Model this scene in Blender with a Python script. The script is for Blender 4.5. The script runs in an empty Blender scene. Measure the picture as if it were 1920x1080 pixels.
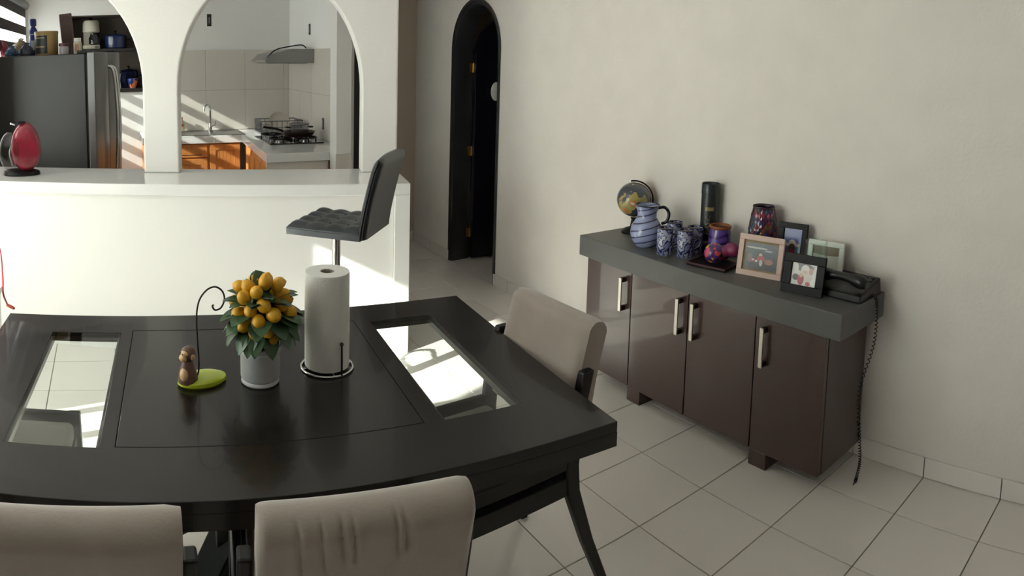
import bpy, bmesh, math, random
from mathutils import Vector, Matrix
random.seed(7)
SC = bpy.context.scene
COL = SC.collection
PI = math.pi

# ------------------------------------------------------------------ camera
# The photograph is a crop of a phone panorama: a cylindrical projection.
YAW, PITCH, ROLL, RPX, V0 = -0.582, -0.092, -0.029, 1302.45, 232.753   # RPX = pixels per radian (1920 wide)
EYE = Vector((0.0, 0.0, 1.628))
RM = Matrix.Rotation(YAW, 3, 'Z') @ Matrix.Rotation(PITCH, 3, 'X') @ Matrix.Rotation(ROLL, 3, 'Y')
cam_d = bpy.data.cameras.new('camera')
cam_d.type = 'PANO'
cam_d.panorama_type = 'CENTRAL_CYLINDRICAL'
cam_d.central_cylindrical_range_u_min = -960 / RPX
cam_d.central_cylindrical_range_u_max = 960 / RPX
cam_d.central_cylindrical_range_v_min = (V0 - 1080) / RPX
cam_d.central_cylindrical_range_v_max = V0 / RPX
cam_d.central_cylindrical_radius = 1.0
cam_d.clip_start = 0.05
cam = bpy.data.objects.new('camera', cam_d)
COL.objects.link(cam)
rx, fy, uz = RM.col[0], RM.col[1], RM.col[2]
m3 = Matrix((rx, uz, -fy)).transposed()
cam.matrix_world = Matrix.Translation(EYE) @ m3.to_4x4()
SC.camera = cam

# ------------------------------------------------------------------ light
w = bpy.data.worlds.new('world'); SC.world = w; w.use_nodes = True
bg = w.node_tree.nodes['Background']
bg.inputs['Color'].default_value = (1.0, 0.98, 0.97, 1); bg.inputs['Strength'].default_value = 7.5
SUN_DIR = Vector((1.0, 0.30, -0.52)).normalized()
sun_d = bpy.data.lights.new('sun', 'SUN'); sun_d.energy = 14.0; sun_d.angle = math.radians(0.6); sun_d.color = (1.0, 0.945, 0.88)
sun = bpy.data.objects.new('sun', sun_d); COL.objects.link(sun)
sun.rotation_euler = SUN_DIR.to_track_quat('-Z', 'Y').to_euler()
SC.view_settings.view_transform = 'Standard'; SC.view_settings.look = 'None'
SC.view_settings.gamma = 1.0; SC.view_settings.use_curve_mapping = False
SC.view_settings.exposure = 0.22

# ------------------------------------------------------------------ pixel -> direction helpers
def ray(u, v):
    t = (u - 960) / RPX
    return RM @ Vector((math.sin(t), math.cos(t), (V0 - v) / RPX))
def atz(u, v, z):
    d = ray(u, v); return EYE + d * ((z - EYE.z) / d.z)
def atx(u, v, x):
    d = ray(u, v); return EYE + d * (x / d.x)
def aty(u, v, y):
    d = ray(u, v); return EYE + d * (y / d.y)

# ------------------------------------------------------------------ materials
def lin(c):
    f = lambda x: x / 12.92 if x <= 0.04045 else ((x + 0.055) / 1.055) ** 2.4
    return (f(c[0] / 255), f(c[1] / 255), f(c[2] / 255), 1)
MATS = {}
def mat(name, rgb, rough=0.5, metal=0.0, noise=0.0, nscale=20, bump=0.0, bscale=80, stretch=None, coat=0.0, sheen=0.0, rgb2=None, trans=0.0, spec=0.5):
    if name in MATS: return MATS[name]
    m = bpy.data.materials.new(name); m.use_nodes = True
    nt = m.node_tree; b = nt.nodes['Principled BSDF']
    b.inputs['Base Color'].default_value = lin(rgb)
    b.inputs['Roughness'].default_value = rough; b.inputs['Metallic'].default_value = metal
    b.inputs['Coat Weight'].default_value = coat; b.inputs['Sheen Weight'].default_value = sheen
    b.inputs['Specular IOR Level'].default_value = spec
    b.inputs['Transmission Weight'].default_value = trans
    tc = nt.nodes.new('ShaderNodeTexCoord'); mp = nt.nodes.new('ShaderNodeMapping')
    nt.links.new(tc.outputs['Object'], mp.inputs['Vector'])
    if stretch: mp.inputs['Scale'].default_value = stretch
    if noise or rgb2:
        n = nt.nodes.new('ShaderNodeTexNoise'); n.inputs['Scale'].default_value = nscale; n.inputs['Detail'].default_value = 5
        nt.links.new(mp.outputs['Vector'], n.inputs['Vector'])
        mx = nt.nodes.new('ShaderNodeMix'); mx.data_type = 'RGBA'
        a = lin(rgb)
        bb = lin(rgb2) if rgb2 else tuple(min(1, x * (1 - noise)) for x in a[:3]) + (1,)
        mx.inputs[6].default_value = a; mx.inputs[7].default_value = bb
        mr = nt.nodes.new('ShaderNodeMapRange'); mr.inputs['From Min'].default_value = 0.35; mr.inputs['From Max'].default_value = 0.65
        nt.links.new(n.outputs['Fac'], mr.inputs['Value']); nt.links.new(mr.outputs['Result'], mx.inputs[0])
        nt.links.new(mx.outputs[2], b.inputs['Base Color'])
    if bump:
        n2 = nt.nodes.new('ShaderNodeTexNoise'); n2.inputs['Scale'].default_value = bscale; n2.inputs['Detail'].default_value = 4
        nt.links.new(mp.outputs['Vector'], n2.inputs['Vector'])
        bp = nt.nodes.new('ShaderNodeBump'); bp.inputs['Strength'].default_value = bump; bp.inputs['Distance'].default_value = 0.004
        nt.links.new(n2.outputs['Fac'], bp.inputs['Height']); nt.links.new(bp.outputs['Normal'], b.inputs['Normal'])
    MATS[name] = m
    return m
def glassmat(name, tint=(0.93, 0.98, 0.96), ior=1.45, rough=0.02):
    if name in MATS: return MATS[name]
    m = bpy.data.materials.new(name); m.use_nodes = True
    nt = m.node_tree; nt.nodes.clear()
    o = nt.nodes.new('ShaderNodeOutputMaterial'); t = nt.nodes.new('ShaderNodeBsdfTransparent'); g = nt.nodes.new('ShaderNodeBsdfGlossy')
    f = nt.nodes.new('ShaderNodeFresnel'); mx = nt.nodes.new('ShaderNodeMixShader')
    g.inputs['Roughness'].default_value = rough
    ge = nt.nodes.new('ShaderNodeNewGeometry'); mr = nt.nodes.new('ShaderNodeMapRange')      # same reflectance from either side of the pane
    mr.inputs['To Min'].default_value = ior; mr.inputs['To Max'].default_value = 1 / ior
    nt.links.new(ge.outputs['Backfacing'], mr.inputs['Value']); nt.links.new(mr.outputs['Result'], f.inputs['IOR'])
    t.inputs['Color'].default_value = tint + (1,)
    nt.links.new(f.outputs[0], mx.inputs[0]); nt.links.new(t.outputs[0], mx.inputs[1]); nt.links.new(g.outputs[0], mx.inputs[2])
    nt.links.new(mx.outputs[0], o.inputs[0]); MATS[name] = m
    return m
def sheermat(name, tint=(0.9, 0.9, 0.9)):
    # thin woven sheer: part of the light goes straight through the weave, part is scattered
    m = bpy.data.materials.new(name); m.use_nodes = True
    nt = m.node_tree; nt.nodes.clear()
    o = nt.nodes.new('ShaderNodeOutputMaterial'); t = nt.nodes.new('ShaderNodeBsdfTransparent'); g = nt.nodes.new('ShaderNodeBsdfTranslucent')
    mx = nt.nodes.new('ShaderNodeMixShader'); mx.inputs[0].default_value = 0.3
    g.inputs['Color'].default_value = tint + (1,)
    nt.links.new(t.outputs[0], mx.inputs[1]); nt.links.new(g.outputs[0], mx.inputs[2]); nt.links.new(mx.outputs[0], o.inputs[0])
    MATS[name] = m
    return m
def printmat(name, bgc, shapes, rough=0.4, vor=0.0, vscale=60, axes=('X', 'Z')):
    # flat print: ellipses (cx, cy, rx, ry, rgb) in object space on axes, later shapes on top
    m = bpy.data.materials.new(name); m.use_nodes = True
    nt = m.node_tree; b = nt.nodes['Principled BSDF']; b.inputs['Roughness'].default_value = rough
    tc = nt.nodes.new('ShaderNodeTexCoord'); sp = nt.nodes.new('ShaderNodeSeparateXYZ'); nt.links.new(tc.outputs['Object'], sp.inputs[0])
    def math_(op, a, bv):
        n = nt.nodes.new('ShaderNodeMath'); n.operation = op
        for i, x in enumerate((a, bv)):
            if isinstance(x, (int, float)): n.inputs[i].default_value = x
            elif x is not None: nt.links.new(x, n.inputs[i])
        return n.outputs[0]
    rgbn = nt.nodes.new('ShaderNodeRGB'); rgbn.outputs[0].default_value = lin(bgc); cur = rgbn.outputs[0]
    if vor:
        v = nt.nodes.new('ShaderNodeTexVoronoi'); v.inputs['Scale'].default_value = vscale; nt.links.new(tc.outputs['Object'], v.inputs['Vector'])
        mx = nt.nodes.new('ShaderNodeMix'); mx.data_type = 'RGBA'; mx.inputs[0].default_value = vor; mx.blend_type = 'OVERLAY'
        nt.links.new(cur, mx.inputs[6]); nt.links.new(v.outputs['Color'], mx.inputs[7]); cur = mx.outputs[2]
    A, B = sp.outputs[axes[0]], sp.outputs[axes[1]]
    for cx, cy, rx_, ry_, c in shapes:
        da = math_('DIVIDE', math_('SUBTRACT', A, cx), rx_); db = math_('DIVIDE', math_('SUBTRACT', B, cy), ry_)
        d = math_('ADD', math_('MULTIPLY', da, da), math_('MULTIPLY', db, db))
        f = math_('LESS_THAN', d, 1.0)
        mx = nt.nodes.new('ShaderNodeMix'); mx.data_type = 'RGBA'
        nt.links.new(f, mx.inputs[0]); nt.links.new(cur, mx.inputs[6]); mx.inputs[7].default_value = lin(c); cur = mx.outputs[2]
    nt.links.new(cur, b.inputs['Base Color']); MATS[name] = m
    return m
def rampmat(name, kind, stops, scale=20, rough=0.3, coat=0.0, distortion=0.0, mapscale=(1, 1, 1), rot=(0, 0, 0)):
    # procedural pattern (wave / voronoi / noise) through a constant colour ramp
    m = bpy.data.materials.new(name); m.use_nodes = True
    nt = m.node_tree; b = nt.nodes['Principled BSDF']; b.inputs['Roughness'].default_value = rough; b.inputs['Coat Weight'].default_value = coat
    tc = nt.nodes.new('ShaderNodeTexCoord'); mp = nt.nodes.new('ShaderNodeMapping'); mp.inputs['Scale'].default_value = mapscale; mp.inputs['Rotation'].default_value = rot
    nt.links.new(tc.outputs['Object'], mp.inputs['Vector'])
    if kind == 'wave':
        n = nt.nodes.new('ShaderNodeTexWave'); n.bands_direction = 'Z'; n.inputs['Distortion'].default_value = distortion; out = n.outputs['Fac']
    elif kind == 'voronoi':
        n = nt.nodes.new('ShaderNodeTexVoronoi'); sp = nt.nodes.new('ShaderNodeSeparateColor'); nt.links.new(n.outputs['Color'], sp.inputs[0]); out = sp.outputs[0]
    else:
        n = nt.nodes.new('ShaderNodeTexNoise'); n.inputs['Detail'].default_value = 3; out = n.outputs['Fac']
    n.inputs['Scale'].default_value = scale; nt.links.new(mp.outputs['Vector'], n.inputs['Vector'])
    r = nt.nodes.new('ShaderNodeValToRGB'); r.color_ramp.interpolation = 'CONSTANT' if kind != 'wave' else 'LINEAR'
    e = r.color_ramp.elements; e[0].position = stops[0][0]; e[0].color = lin(stops[0][1]); e[1].position = stops[1][0]; e[1].color = lin(stops[1][1])
    for p_, c_ in stops[2:]:
        x = e.new(p_); x.color = lin(c_)
    nt.links.new(out, r.inputs[0]); nt.links.new(r.outputs[0], b.inputs['Base Color']); MATS[name] = m
    return m

M_WALL = mat('plaster_cream', (230, 223, 216), 0.75, bump=0.35, bscale=60, noise=0.04, nscale=6)
M_WALLK = mat('plaster_white', (236, 233, 230), 0.75, bump=0.2, bscale=60)
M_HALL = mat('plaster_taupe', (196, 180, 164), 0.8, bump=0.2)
M_CEIL = mat('ceiling_white', (238, 237, 235), 0.85)
M_TILE = mat('tile_white', (232, 225, 219), 0.16, noise=0.03, nscale=3, coat=0.15)
M_GROUT = mat('grout', (120, 113, 100), 0.9)
M_SPLASH = mat('splash_tile', (216, 209, 200), 0.13, coat=0.3)
M_QUARTZ = mat('quartz_white', (236, 235, 234), 0.10, coat=0.4, noise=0.02, nscale=8)
M_PANEL = mat('panel_white', (238, 236, 233), 0.35, noise=0.02, nscale=3)
M_TABLE = mat('espresso_wood', (29, 26, 25), 0.26, coat=0.12, noise=0.2, nscale=4, stretch=(1, 30, 30), spec=0.3)
M_BLACK = mat('black_wood', (15, 16, 20), 0.4, spec=0.3)
M_SEAT = mat('taupe_velvet', (162, 149, 140), 0.9, sheen=0.5, noise=0.12, nscale=7, bump=0.15, bscale=160)
M_WENGE = mat('wenge_wood', (64, 41, 37), 0.32, noise=0.14, nscale=4, stretch=(30, 2.5, 30), coat=0.6)
M_SLAB = mat('slab_grey', (88, 88, 87), 0.40, noise=0.10, nscale=6)
M_CHROME = mat('chrome', (215, 215, 215), 0.12, 1.0)
M_STEEL = mat('steel', (150, 150, 150), 0.3, 1.0, noise=0.08, nscale=3, stretch=(1, 1, 40))
M_NICKEL = mat('nickel', (205, 198, 188), 0.35, 0.9)
M_DARKMETAL = mat('dark_metal', (48, 38, 34), 0.5, 0.4)
M_IRON = mat('black_iron', (14, 14, 15), 0.45, spec=0.22)
M_LEATHER = mat('black_leather', (28, 33, 40), 0.32, coat=0.15, bump=0.1, bscale=220)
M_DOOR = mat('door_black', (52, 52, 56), 0.22, coat=0.4, noise=0.2, nscale=5)
M_LEAFD = mat('door_navy', (14, 16, 30), 0.3)
M_BRASS = mat('brass', (196, 160, 92), 0.3, 0.9)
M_WOODK = mat('orange_pine', (212, 140, 76), 0.4, noise=0.16, nscale=6, stretch=(18, 18, 1.2))
M_GLASS = glassmat('glass_clear')
M_GLASSG = glassmat('glass_table', (0.93, 0.96, 0.945), 1.35)
M_WHITE = mat('white_paint', (235, 233, 228), 0.5)
M_PAPER = mat('paper', (226, 224, 220), 0.95, bump=0.25, bscale=200)
M_FRIDGE = mat('fridge_grey', (50, 50, 50), 0.45, noise=0.04, nscale=3)

# ------------------------------------------------------------------ mesh helpers
class MB:
    def __init__(s): s.v = []; s.f = []
    def add(s, vs, fs, M=None):
        o = len(s.v)
        s.v += [tuple(M @ Vector(p)) if M else tuple(p) for p in vs]
        s.f += [tuple(i + o for i in f) for f in fs]
        return s
    def box(s, x0, y0, z0, x1, y1, z1, M=None):
        return s.add([(x0, y0, z0), (x1, y0, z0), (x1, y1, z0), (x0, y1, z0), (x0, y0, z1), (x1, y0, z1), (x1, y1, z1), (x0, y1, z1)],
                     [(0, 3, 2, 1), (4, 5, 6, 7), (0, 1, 5, 4), (1, 2, 6, 5), (2, 3, 7, 6), (3, 0, 4, 7)], M)
    def lathe(s, prof, n=24, c=(0, 0, 0), M=None, cap=True, sx=1.0, sy=1.0):
        vs = []; fs = []
        for r, z in prof:
            for k in range(n):
                a = 2 * PI * k / n; vs.append((c[0] + r * sx * math.cos(a), c[1] + r * sy * math.sin(a), c[2] + z))
        for i in range(len(prof) - 1):
            for k in range(n):
                fs.append((i * n + k, i * n + (k + 1) % n, (i + 1) * n + (k + 1) % n, (i + 1) * n + k))
        if cap:
            fs.append(tuple(reversed(range(n)))); fs.append(tuple((len(prof) - 1) * n + k for k in range(n)))
        return s.add(vs, fs, M)
    def tube(s, pts, r, n=10, cap=True, closed=False):
        pts = [Vector(p) for p in pts]; N = len(pts)
        rs = r if isinstance(r, (list, tuple)) else [r] * N
        vs = []; fs = []; up = Vector((0, 0, 1)); prev = None
        for i, p in enumerate(pts):
            if closed: t = pts[(i + 1) % N] - pts[i - 1]
            else: t = pts[min(i + 1, N - 1)] - pts[max(i - 1, 0)]
            t.normalize()
            if prev is None:
                a = t.cross(up)
                if a.length < 1e-3: a = t.cross(Vector((0, 1, 0)))
            else: a = prev - t * prev.dot(t)
            a.normalize(); prev = a; b = t.cross(a)
            for k in range(n):
                q = 2 * PI * k / n; vs.append(p + (a * math.cos(q) + b * math.sin(q)) * rs[i])
        for i in range(N if closed else N - 1):
            j = (i + 1) % N
            for k in range(n): fs.append((i * n + k, i * n + (k + 1) % n, j * n + (k + 1) % n, j * n + k))
        if cap and not closed: fs.append(tuple(reversed(range(n)))); fs.append(tuple((N - 1) * n + k for k in range(n)))
        return s.add(vs, fs)
    def ball(s, c, r, nu=16, nv=10, M=None):
        r = r if isinstance(r, (list, tuple)) else (r, r, r)
        prof = [(math.sin(PI * i / nv), -math.cos(PI * i / nv)) for i in range(1, nv)]
        vs = [(0, 0, -1)] + [(a * math.cos(2 * PI * k / nu), a * math.sin(2 * PI * k / nu), z) for a, z in prof for k in range(nu)] + [(0, 0, 1)]
        vs = [(c[0] + x * r[0], c[1] + y * r[1], c[2] + z * r[2]) for x, y, z in vs]
        fs = [(0, 1 + (k + 1) % nu, 1 + k) for k in range(nu)]
        for i in range(nv - 2):
            for k in range(nu): fs.append((1 + i * nu + k, 1 + i * nu + (k + 1) % nu, 1 + (i + 1) * nu + (k + 1) % nu, 1 + (i + 1) * nu + k))
        L = len(vs) - 1; o = 1 + (nv - 2) * nu
        fs += [(L, o + k, o + (k + 1) % nu) for k in range(nu)]
        return s.add(vs, fs, M)
    def prism(s, poly, fn, h0, h1):
        n = len(poly)
        vs = [fn(a, b, h0) for a, b in poly] + [fn(a, b, h1) for a, b in poly]
        fs = [tuple(range(n)), tuple(reversed(range(n, 2 * n)))] + [(i, n + i, n + (i + 1) % n, (i + 1) % n) for i in range(n)]
        return s.add(vs, fs)
    def grid(s, fn, nu, nv, closeu=False):
        vs = [fn(i, j) for j in range(nv) for i in range(nu)]; fs = []
        for j in range(nv - 1):
            for i in range(nu if closeu else nu - 1):
                fs.append((j * nu + i, j * nu + (i + 1) % nu, (j + 1) * nu + (i + 1) % nu, (j + 1) * nu + i))
        return s.add(vs, fs)
    def mesh(s, name, mt, smooth=False):
        me = bpy.data.meshes.new(name); me.from_pydata([tuple(p) for p in s.v], [], s.f)
        bm = bmesh.new(); bm.from_mesh(me); bmesh.ops.recalc_face_normals(bm, faces=bm.faces); bm.to_mesh(me); bm.free()
        me.materials.append(mt)
        if smooth:
            for p in me.polygons: p.use_smooth = True
            me.set_sharp_from_angle(angle=math.radians(50 if smooth is True else smooth))
        me.update(); return me
    def build(s, name, mt, parent=None, smooth=False, bevel=0.0, loc=None, rot=None, seg=2):
        return link(name, s.mesh(name, mt, smooth), parent, bevel, loc, rot, seg)
def link(name, me, parent=None, bevel=0.0, loc=None, rot=None, seg=2):
    o = bpy.data.objects.new(name, me); COL.objects.link(o)
    if parent: o.parent = parent
    if loc is not None: o.location = loc
    if rot is not None: o.rotation_euler = rot
    if bevel:
        md = o.modifiers.new('bevel', 'BEVEL'); md.width = bevel; md.segments = seg; md.limit_method = 'ANGLE'
    return o
def tag(o, label, cat, group=None):
    o['label'] = label; o['category'] = cat
    if group: o['group'] = group
    return o
def struct(o, label=None):
    o['kind'] = 'structure'
    if label: o['label'] = label
    return o
def thing(name, label, cat, loc=(0, 0, 0), rz=0.0, group=None):
    o = bpy.data.objects.new(name, None); COL.objects.link(o); o.location = loc; o.rotation_euler = (0, 0, rz); o.empty_display_size = 0.05
    return tag(o, label, cat, group)
def bx(name, x0, y0, z0, x1, y1, z1, mt, parent=None, bevel=0.0, seg=2):
    return MB().box(x0, y0, z0, x1, y1, z1).build(name, mt, parent, bevel=bevel, seg=seg)
def curve_pts(ctrl, n=8):
    # Catmull-Rom through control points
    c = [Vector(p) for p in ctrl]; c = [c[0] * 2 - c[1]] + c + [c[-1] * 2 - c[-2]]; out = []
    for i in range(1, len(c) - 2):
        for k in range(n):
            t = k / n; p0, p1, p2, p3 = c[i - 1], c[i], c[i + 1], c[i + 2]
            out.append(0.5 * ((2 * p1) + (p2 - p0) * t + (2 * p0 - 5 * p1 + 4 * p2 - p3) * t * t + (3 * p1 - p0 - 3 * p2 + p3) * t ** 3))
    out.append(c[-2]); return out

# ------------------------------------------------------------------ the setting
XW = 2.62            # right wall plane
XL = -2.3            # left wall of the dining room
YB = -4.6            # wall behind the viewer
YK = 6.9             # back wall of the kitchen
YH = 5.53            # end wall of the hall
ZC = 2.55
T = 0.333            # floor tile pitch
TX0, TY0 = 2.330, 0.971
flo = struct(bx('floor', XL, YB, -0.10, 4.3, YK + 0.4, -0.004, M_GROUT), 'pale glossy ceramic tile floor with brown grout lines')
g = 0.0042
def tile_mesh(w_, d_):
    h = 0.006; c = 0.0012
    return MB().add([(g/2, g/2, -h), (w_-g/2, g/2, -h), (w_-g/2, d_-g/2, -h), (g/2, d_-g/2, -h), (g/2, g/2, -c), (w_-g/2, g/2, -c), (w_-g/2, d_-g/2, -c), (g/2, d_-g/2, -c),
                     (g/2+c, g/2+c, 0), (w_-g/2-c, g/2+c, 0), (w_-g/2-c, d_-g/2-c, 0), (g/2+c, d_-g/2-c, 0)],
                    [(0, 1, 5, 4), (1, 2, 6, 5), (2, 3, 7, 6), (3, 0, 4, 7), (4, 5, 9, 8), (5, 6, 10, 9), (6, 7, 11, 10), (7, 4, 8, 11), (8, 9, 10, 11)])
tm_full = tile_mesh(T, T).mesh('tile', M_TILE); tm_cut = tile_mesh(XW - TX0, T).mesh('tile_cut', M_TILE)
rest = MB()
for i in range(-14, 2):
    for j in range(-16, 19):
        x = TX0 + i * T; y = TY0 + j * T
        if y + T > YK + 0.1 or y < YB: continue
        if i == 0: w_, me = XW - TX0, tm_cut
        elif i > 0: continue
        else: w_, me = T, tm_full
        if x < XL: continue
        if -9 <= i and -2 <= j <= 13: link('tile', me, flo, loc=(x, y, 0))
        else:
            t = tile_mesh(w_, T); rest.add([(p[0] + x, p[1] + y, p[2]) for p in t.v], t.f)
for j in range(8, 16):     # the room beyond the arched door
    for i in range(0, 4):
        t = tile_mesh(T, T); rest.add([(p[0] + XW + 0.002 + i * T, p[1] + TY0 + j * T, p[2]) for p in t.v], t.f)
ro = rest.build('tile_field', M_TILE, flo); ro['kind'] = 'stuff'

struct(MB().prism([(XL - 0.2, YB - 0.2), (4.3, YB - 0.2), (4.3, YK + 0.5), (-0.95, YK + 0.5), (-0.95, 4.95), (XL - 0.2, 4.95)], lambda a, b, h: (a, b, h), ZC, ZC + 0.12).build('ceiling', M_CEIL), 'flat white ceiling')
# right wall with the arched doorway
DY0, DY1, DSP = 4.16, 4.85, 1.70
dc, dr = (DY0 + DY1) / 2, (DY1 - DY0) / 2
poly = [(YB, 0), (DY0, 0), (DY0, DSP)] + [(dc - dr * math.cos(PI * k / 20), DSP + dr * 1.06 * math.sin(PI * k / 20)) for k in range(1, 20)] + [(DY1, DSP), (DY1, 0), (YH + 0.1, 0), (YH + 0.1, ZC), (YB, ZC)]
struct(MB().prism(poly, lambda a, b, h: (h, a, b), XW, XW + 0.13).build('wall_right', M_WALL), 'cream plaster wall with an arched doorway')
bb = struct(bx('baseboard_right', XW - 0.006, YB, 0, XW + 0.001, DY0, 0.078, M_GROUT), 'white ceramic tile skirting along the cream wall')
bm_ = MB().box(-0.0125, 0.0018, 0.002, 0, T - 0.0018, 0.083).mesh('skirting_tile', M_TILE)
for j in range(-16, 9): link('skirting_tile', bm_, bb, bevel=0.002, loc=(XW, TY0 + j * T, 0))
bx('skirting_tile', XW - 0.0125, TY0 + 9 * T + 0.002, 0.002, XW, DY0, 0.083, M_TILE, bb, 0.002)
b2 = struct(bx('baseboard_hall', XW - 0.006, DY1, 0, XW + 0.001, YH, 0.078, M_GROUT), 'tile skirting in the hall beside the black door')
y = DY1 + 0.001
while y < YH - 0.02:
    bx('skirting_tile', XW - 0.0125, y, 0.002, XW, min(y + T - 0.003, YH), 0.083, M_TILE, b2, 0.002); y += T
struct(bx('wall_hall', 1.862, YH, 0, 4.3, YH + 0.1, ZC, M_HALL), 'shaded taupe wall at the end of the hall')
b3 = struct(bx('baseboard_hall_end', 2.41, YH - 0.012, 0, XW - 0.0125, YH, 0.083, M_TILE), 'tile skirting at the foot of the hall end wall')
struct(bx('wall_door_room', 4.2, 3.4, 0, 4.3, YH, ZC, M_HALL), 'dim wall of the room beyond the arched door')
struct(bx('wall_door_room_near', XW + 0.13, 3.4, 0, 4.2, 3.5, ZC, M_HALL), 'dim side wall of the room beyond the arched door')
# left wall with the tall glazed opening
WY0, WY1, WZ1 = 1.56, 3.75, 2.47
wl = MB().box(XL - 0.15, YB, 0, XL, WY0, ZC).box(XL - 0.15, WY1, 0, XL, 4.95, ZC).box(XL - 0.15, WY0, WZ1, XL, WY1, ZC).build('wall_left', M_WALL)
struct(wl, 'cream plaster wall with a tall glazed opening')
win = thing('window_1', 'white framed sliding glass door', 'door'); del win['category']; struct(win)
for ya, yb in ((WY0, WY0 + 0.05), (2.50, 2.56), (WY1 - 0.05, WY1)): bx('window_frame', XL - 0.1, ya, 0.04, XL - 0.05, yb, WZ1 - 0.05, M_WHITE, win)
bx('window_head', XL - 0.1, WY0, WZ1 - 0.05, XL - 0.05, WY1, WZ1, M_WHITE, win); bx('window_sill', XL - 0.1, WY0, 0, XL - 0.05, WY1, 0.04, M_WHITE, win)
for ya, yb in ((WY0 + 0.05, 2.50), (2.56, WY1 - 0.05)): bx('pane', XL - 0.078, ya, 0.04, XL - 0.072, yb, WZ1 - 0.05, M_GLASS, win)
M_CURT = mat('added_curtain_sheer', (235, 230, 220), 0.9); _b = M_CURT.node_tree
_t = _b.nodes.new('ShaderNodeBsdfTranslucent'); _t.inputs['Color'].default_value = (0.6, 0.58, 0.54, 1); _m = _b.nodes.new('ShaderNodeMixShader'); _m.inputs[0].default_value = 0.75
_b.links.new(_b.nodes['Principled BSDF'].outputs[0], _m.inputs[1]); _b.links.new(_t.outputs[0], _m.inputs[2]); _b.links.new(_m.outputs[0], _b.nodes['Material Output'].inputs[0])
cu_ = MB().grid(lambda i, j: (XL + 0.05 + 0.022 * math.sin(i * 0.9), 2.52 + (WY1 + 0.1 - 2.52) * i / 40, 0.02 + 2.48 * j), 41, 2).build('curtain', M_CURT, None, smooth=True)  # unseen curtain, added to keep direct sun off the left of the bar
tag(cu_, 'unseen cream sheer curtain, added to cut the sun, drawn across the far half of the glass door', 'curtain')
struct(bx('wall_back', XL - 0.15, YB - 0.12, 0, 2.75, YB, ZC, M_HALL), 'unseen taupe plaster wall at the far end of the living room, darkened to cut bounce')  # unseen wall, set far back and toned darker to reduce bounced light

# ------------------------------------------------------------------ breakfast bar and arched wall (their own axis, turned 14 degrees)
KA = math.radians(-14); KO = Vector((1.573, 3.368, 0))
def K(s_, t_, z=0.0):
    return Vector((KO.x + s_ * math.cos(KA) - t_ * math.sin(KA), KO.y + s_ * math.sin(KA) + t_ * math.cos(KA), z))
CT = 0.95
bar = thing('breakfast_bar', 'long white breakfast bar with polished top under the arches', 'counter', KO, KA)
bx('countertop', -3.85, 0.0, CT - 0.062, 0, 0.52, CT, M_QUARTZ, bar, 0.004)
bx('end_leg', -0.085, 0.003, 0, 0, 0.517, CT - 0.063, M_QUARTZ, bar, 0.003)
bx('front_panel', -3.85, 0.035, 0, -0.086, 0.085, CT - 0.063, M_PANEL, bar)
bx('back_panel', -3.85, 0.36, 0, -0.086, 0.50, CT - 0.063, M_PANEL, bar)
ac, ahw, asp, ah = ((-0.761, 0.536), (-2.045, 0.78)), 0.536, 1.45, 0.68      # (centre, left half-width)
poly = [(0 - 0.012, CT)]
for c, lh in ac:
    poly += [(c + ahw, CT), (c + ahw, asp)] + [(c + (ahw if k <= 14 else lh) * math.cos(PI * k / 28), asp + ah * math.sin(PI * k / 28)) for k in range(1, 28)] + [(c - lh, asp), (c - lh, CT)]
poly += [(-4.05, CT), (-4.05, ZC), (-0.012, ZC)]
aw = MB().prism(poly, lambda a, b, h: (a, h, b), 0.375, 0.505).build('wall_kitchen', M_WALLK, None, bevel=0.012, seg=3)
aw.location = KO; aw.rotation_euler = (0, 0, KA)
struct(aw, 'white plaster wall with arches standing on the breakfast bar')

# ------------------------------------------------------------------ dining table
TF = math.radians(-5.5); TZ = 0.72; TL, TD = 1.65, 1.04
TO = Vector((1.164, 1.240, 0)) - Vector((math.cos(TF), math.sin(TF), 0)) * TL          # near-left corner
tbl = thing('dining_table', 'dark espresso wood dining table with two inset glass panels', 'table', TO, TF)
th = 0.064
def TW(a, b, z=0.0):      # a measured from the right-hand end
    return TO + Vector((math.cos(TF), math.sin(TF), 0)) * (TL - a) + Vector((-math.sin(TF), math.cos(TF), 0)) * b + Vector((0, 0, z))
gx = [(TL - 1.465, TL - 1.235), (TL - 0.39, TL - 0.17)]; gy0, gy1 = 0.20, 0.885
lx0, lx1, ly0, ly1 = TL - 1.195, TL - 0.445, 0.205, 0.905
z0, z1 = TZ - 0.028, TZ
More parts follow.
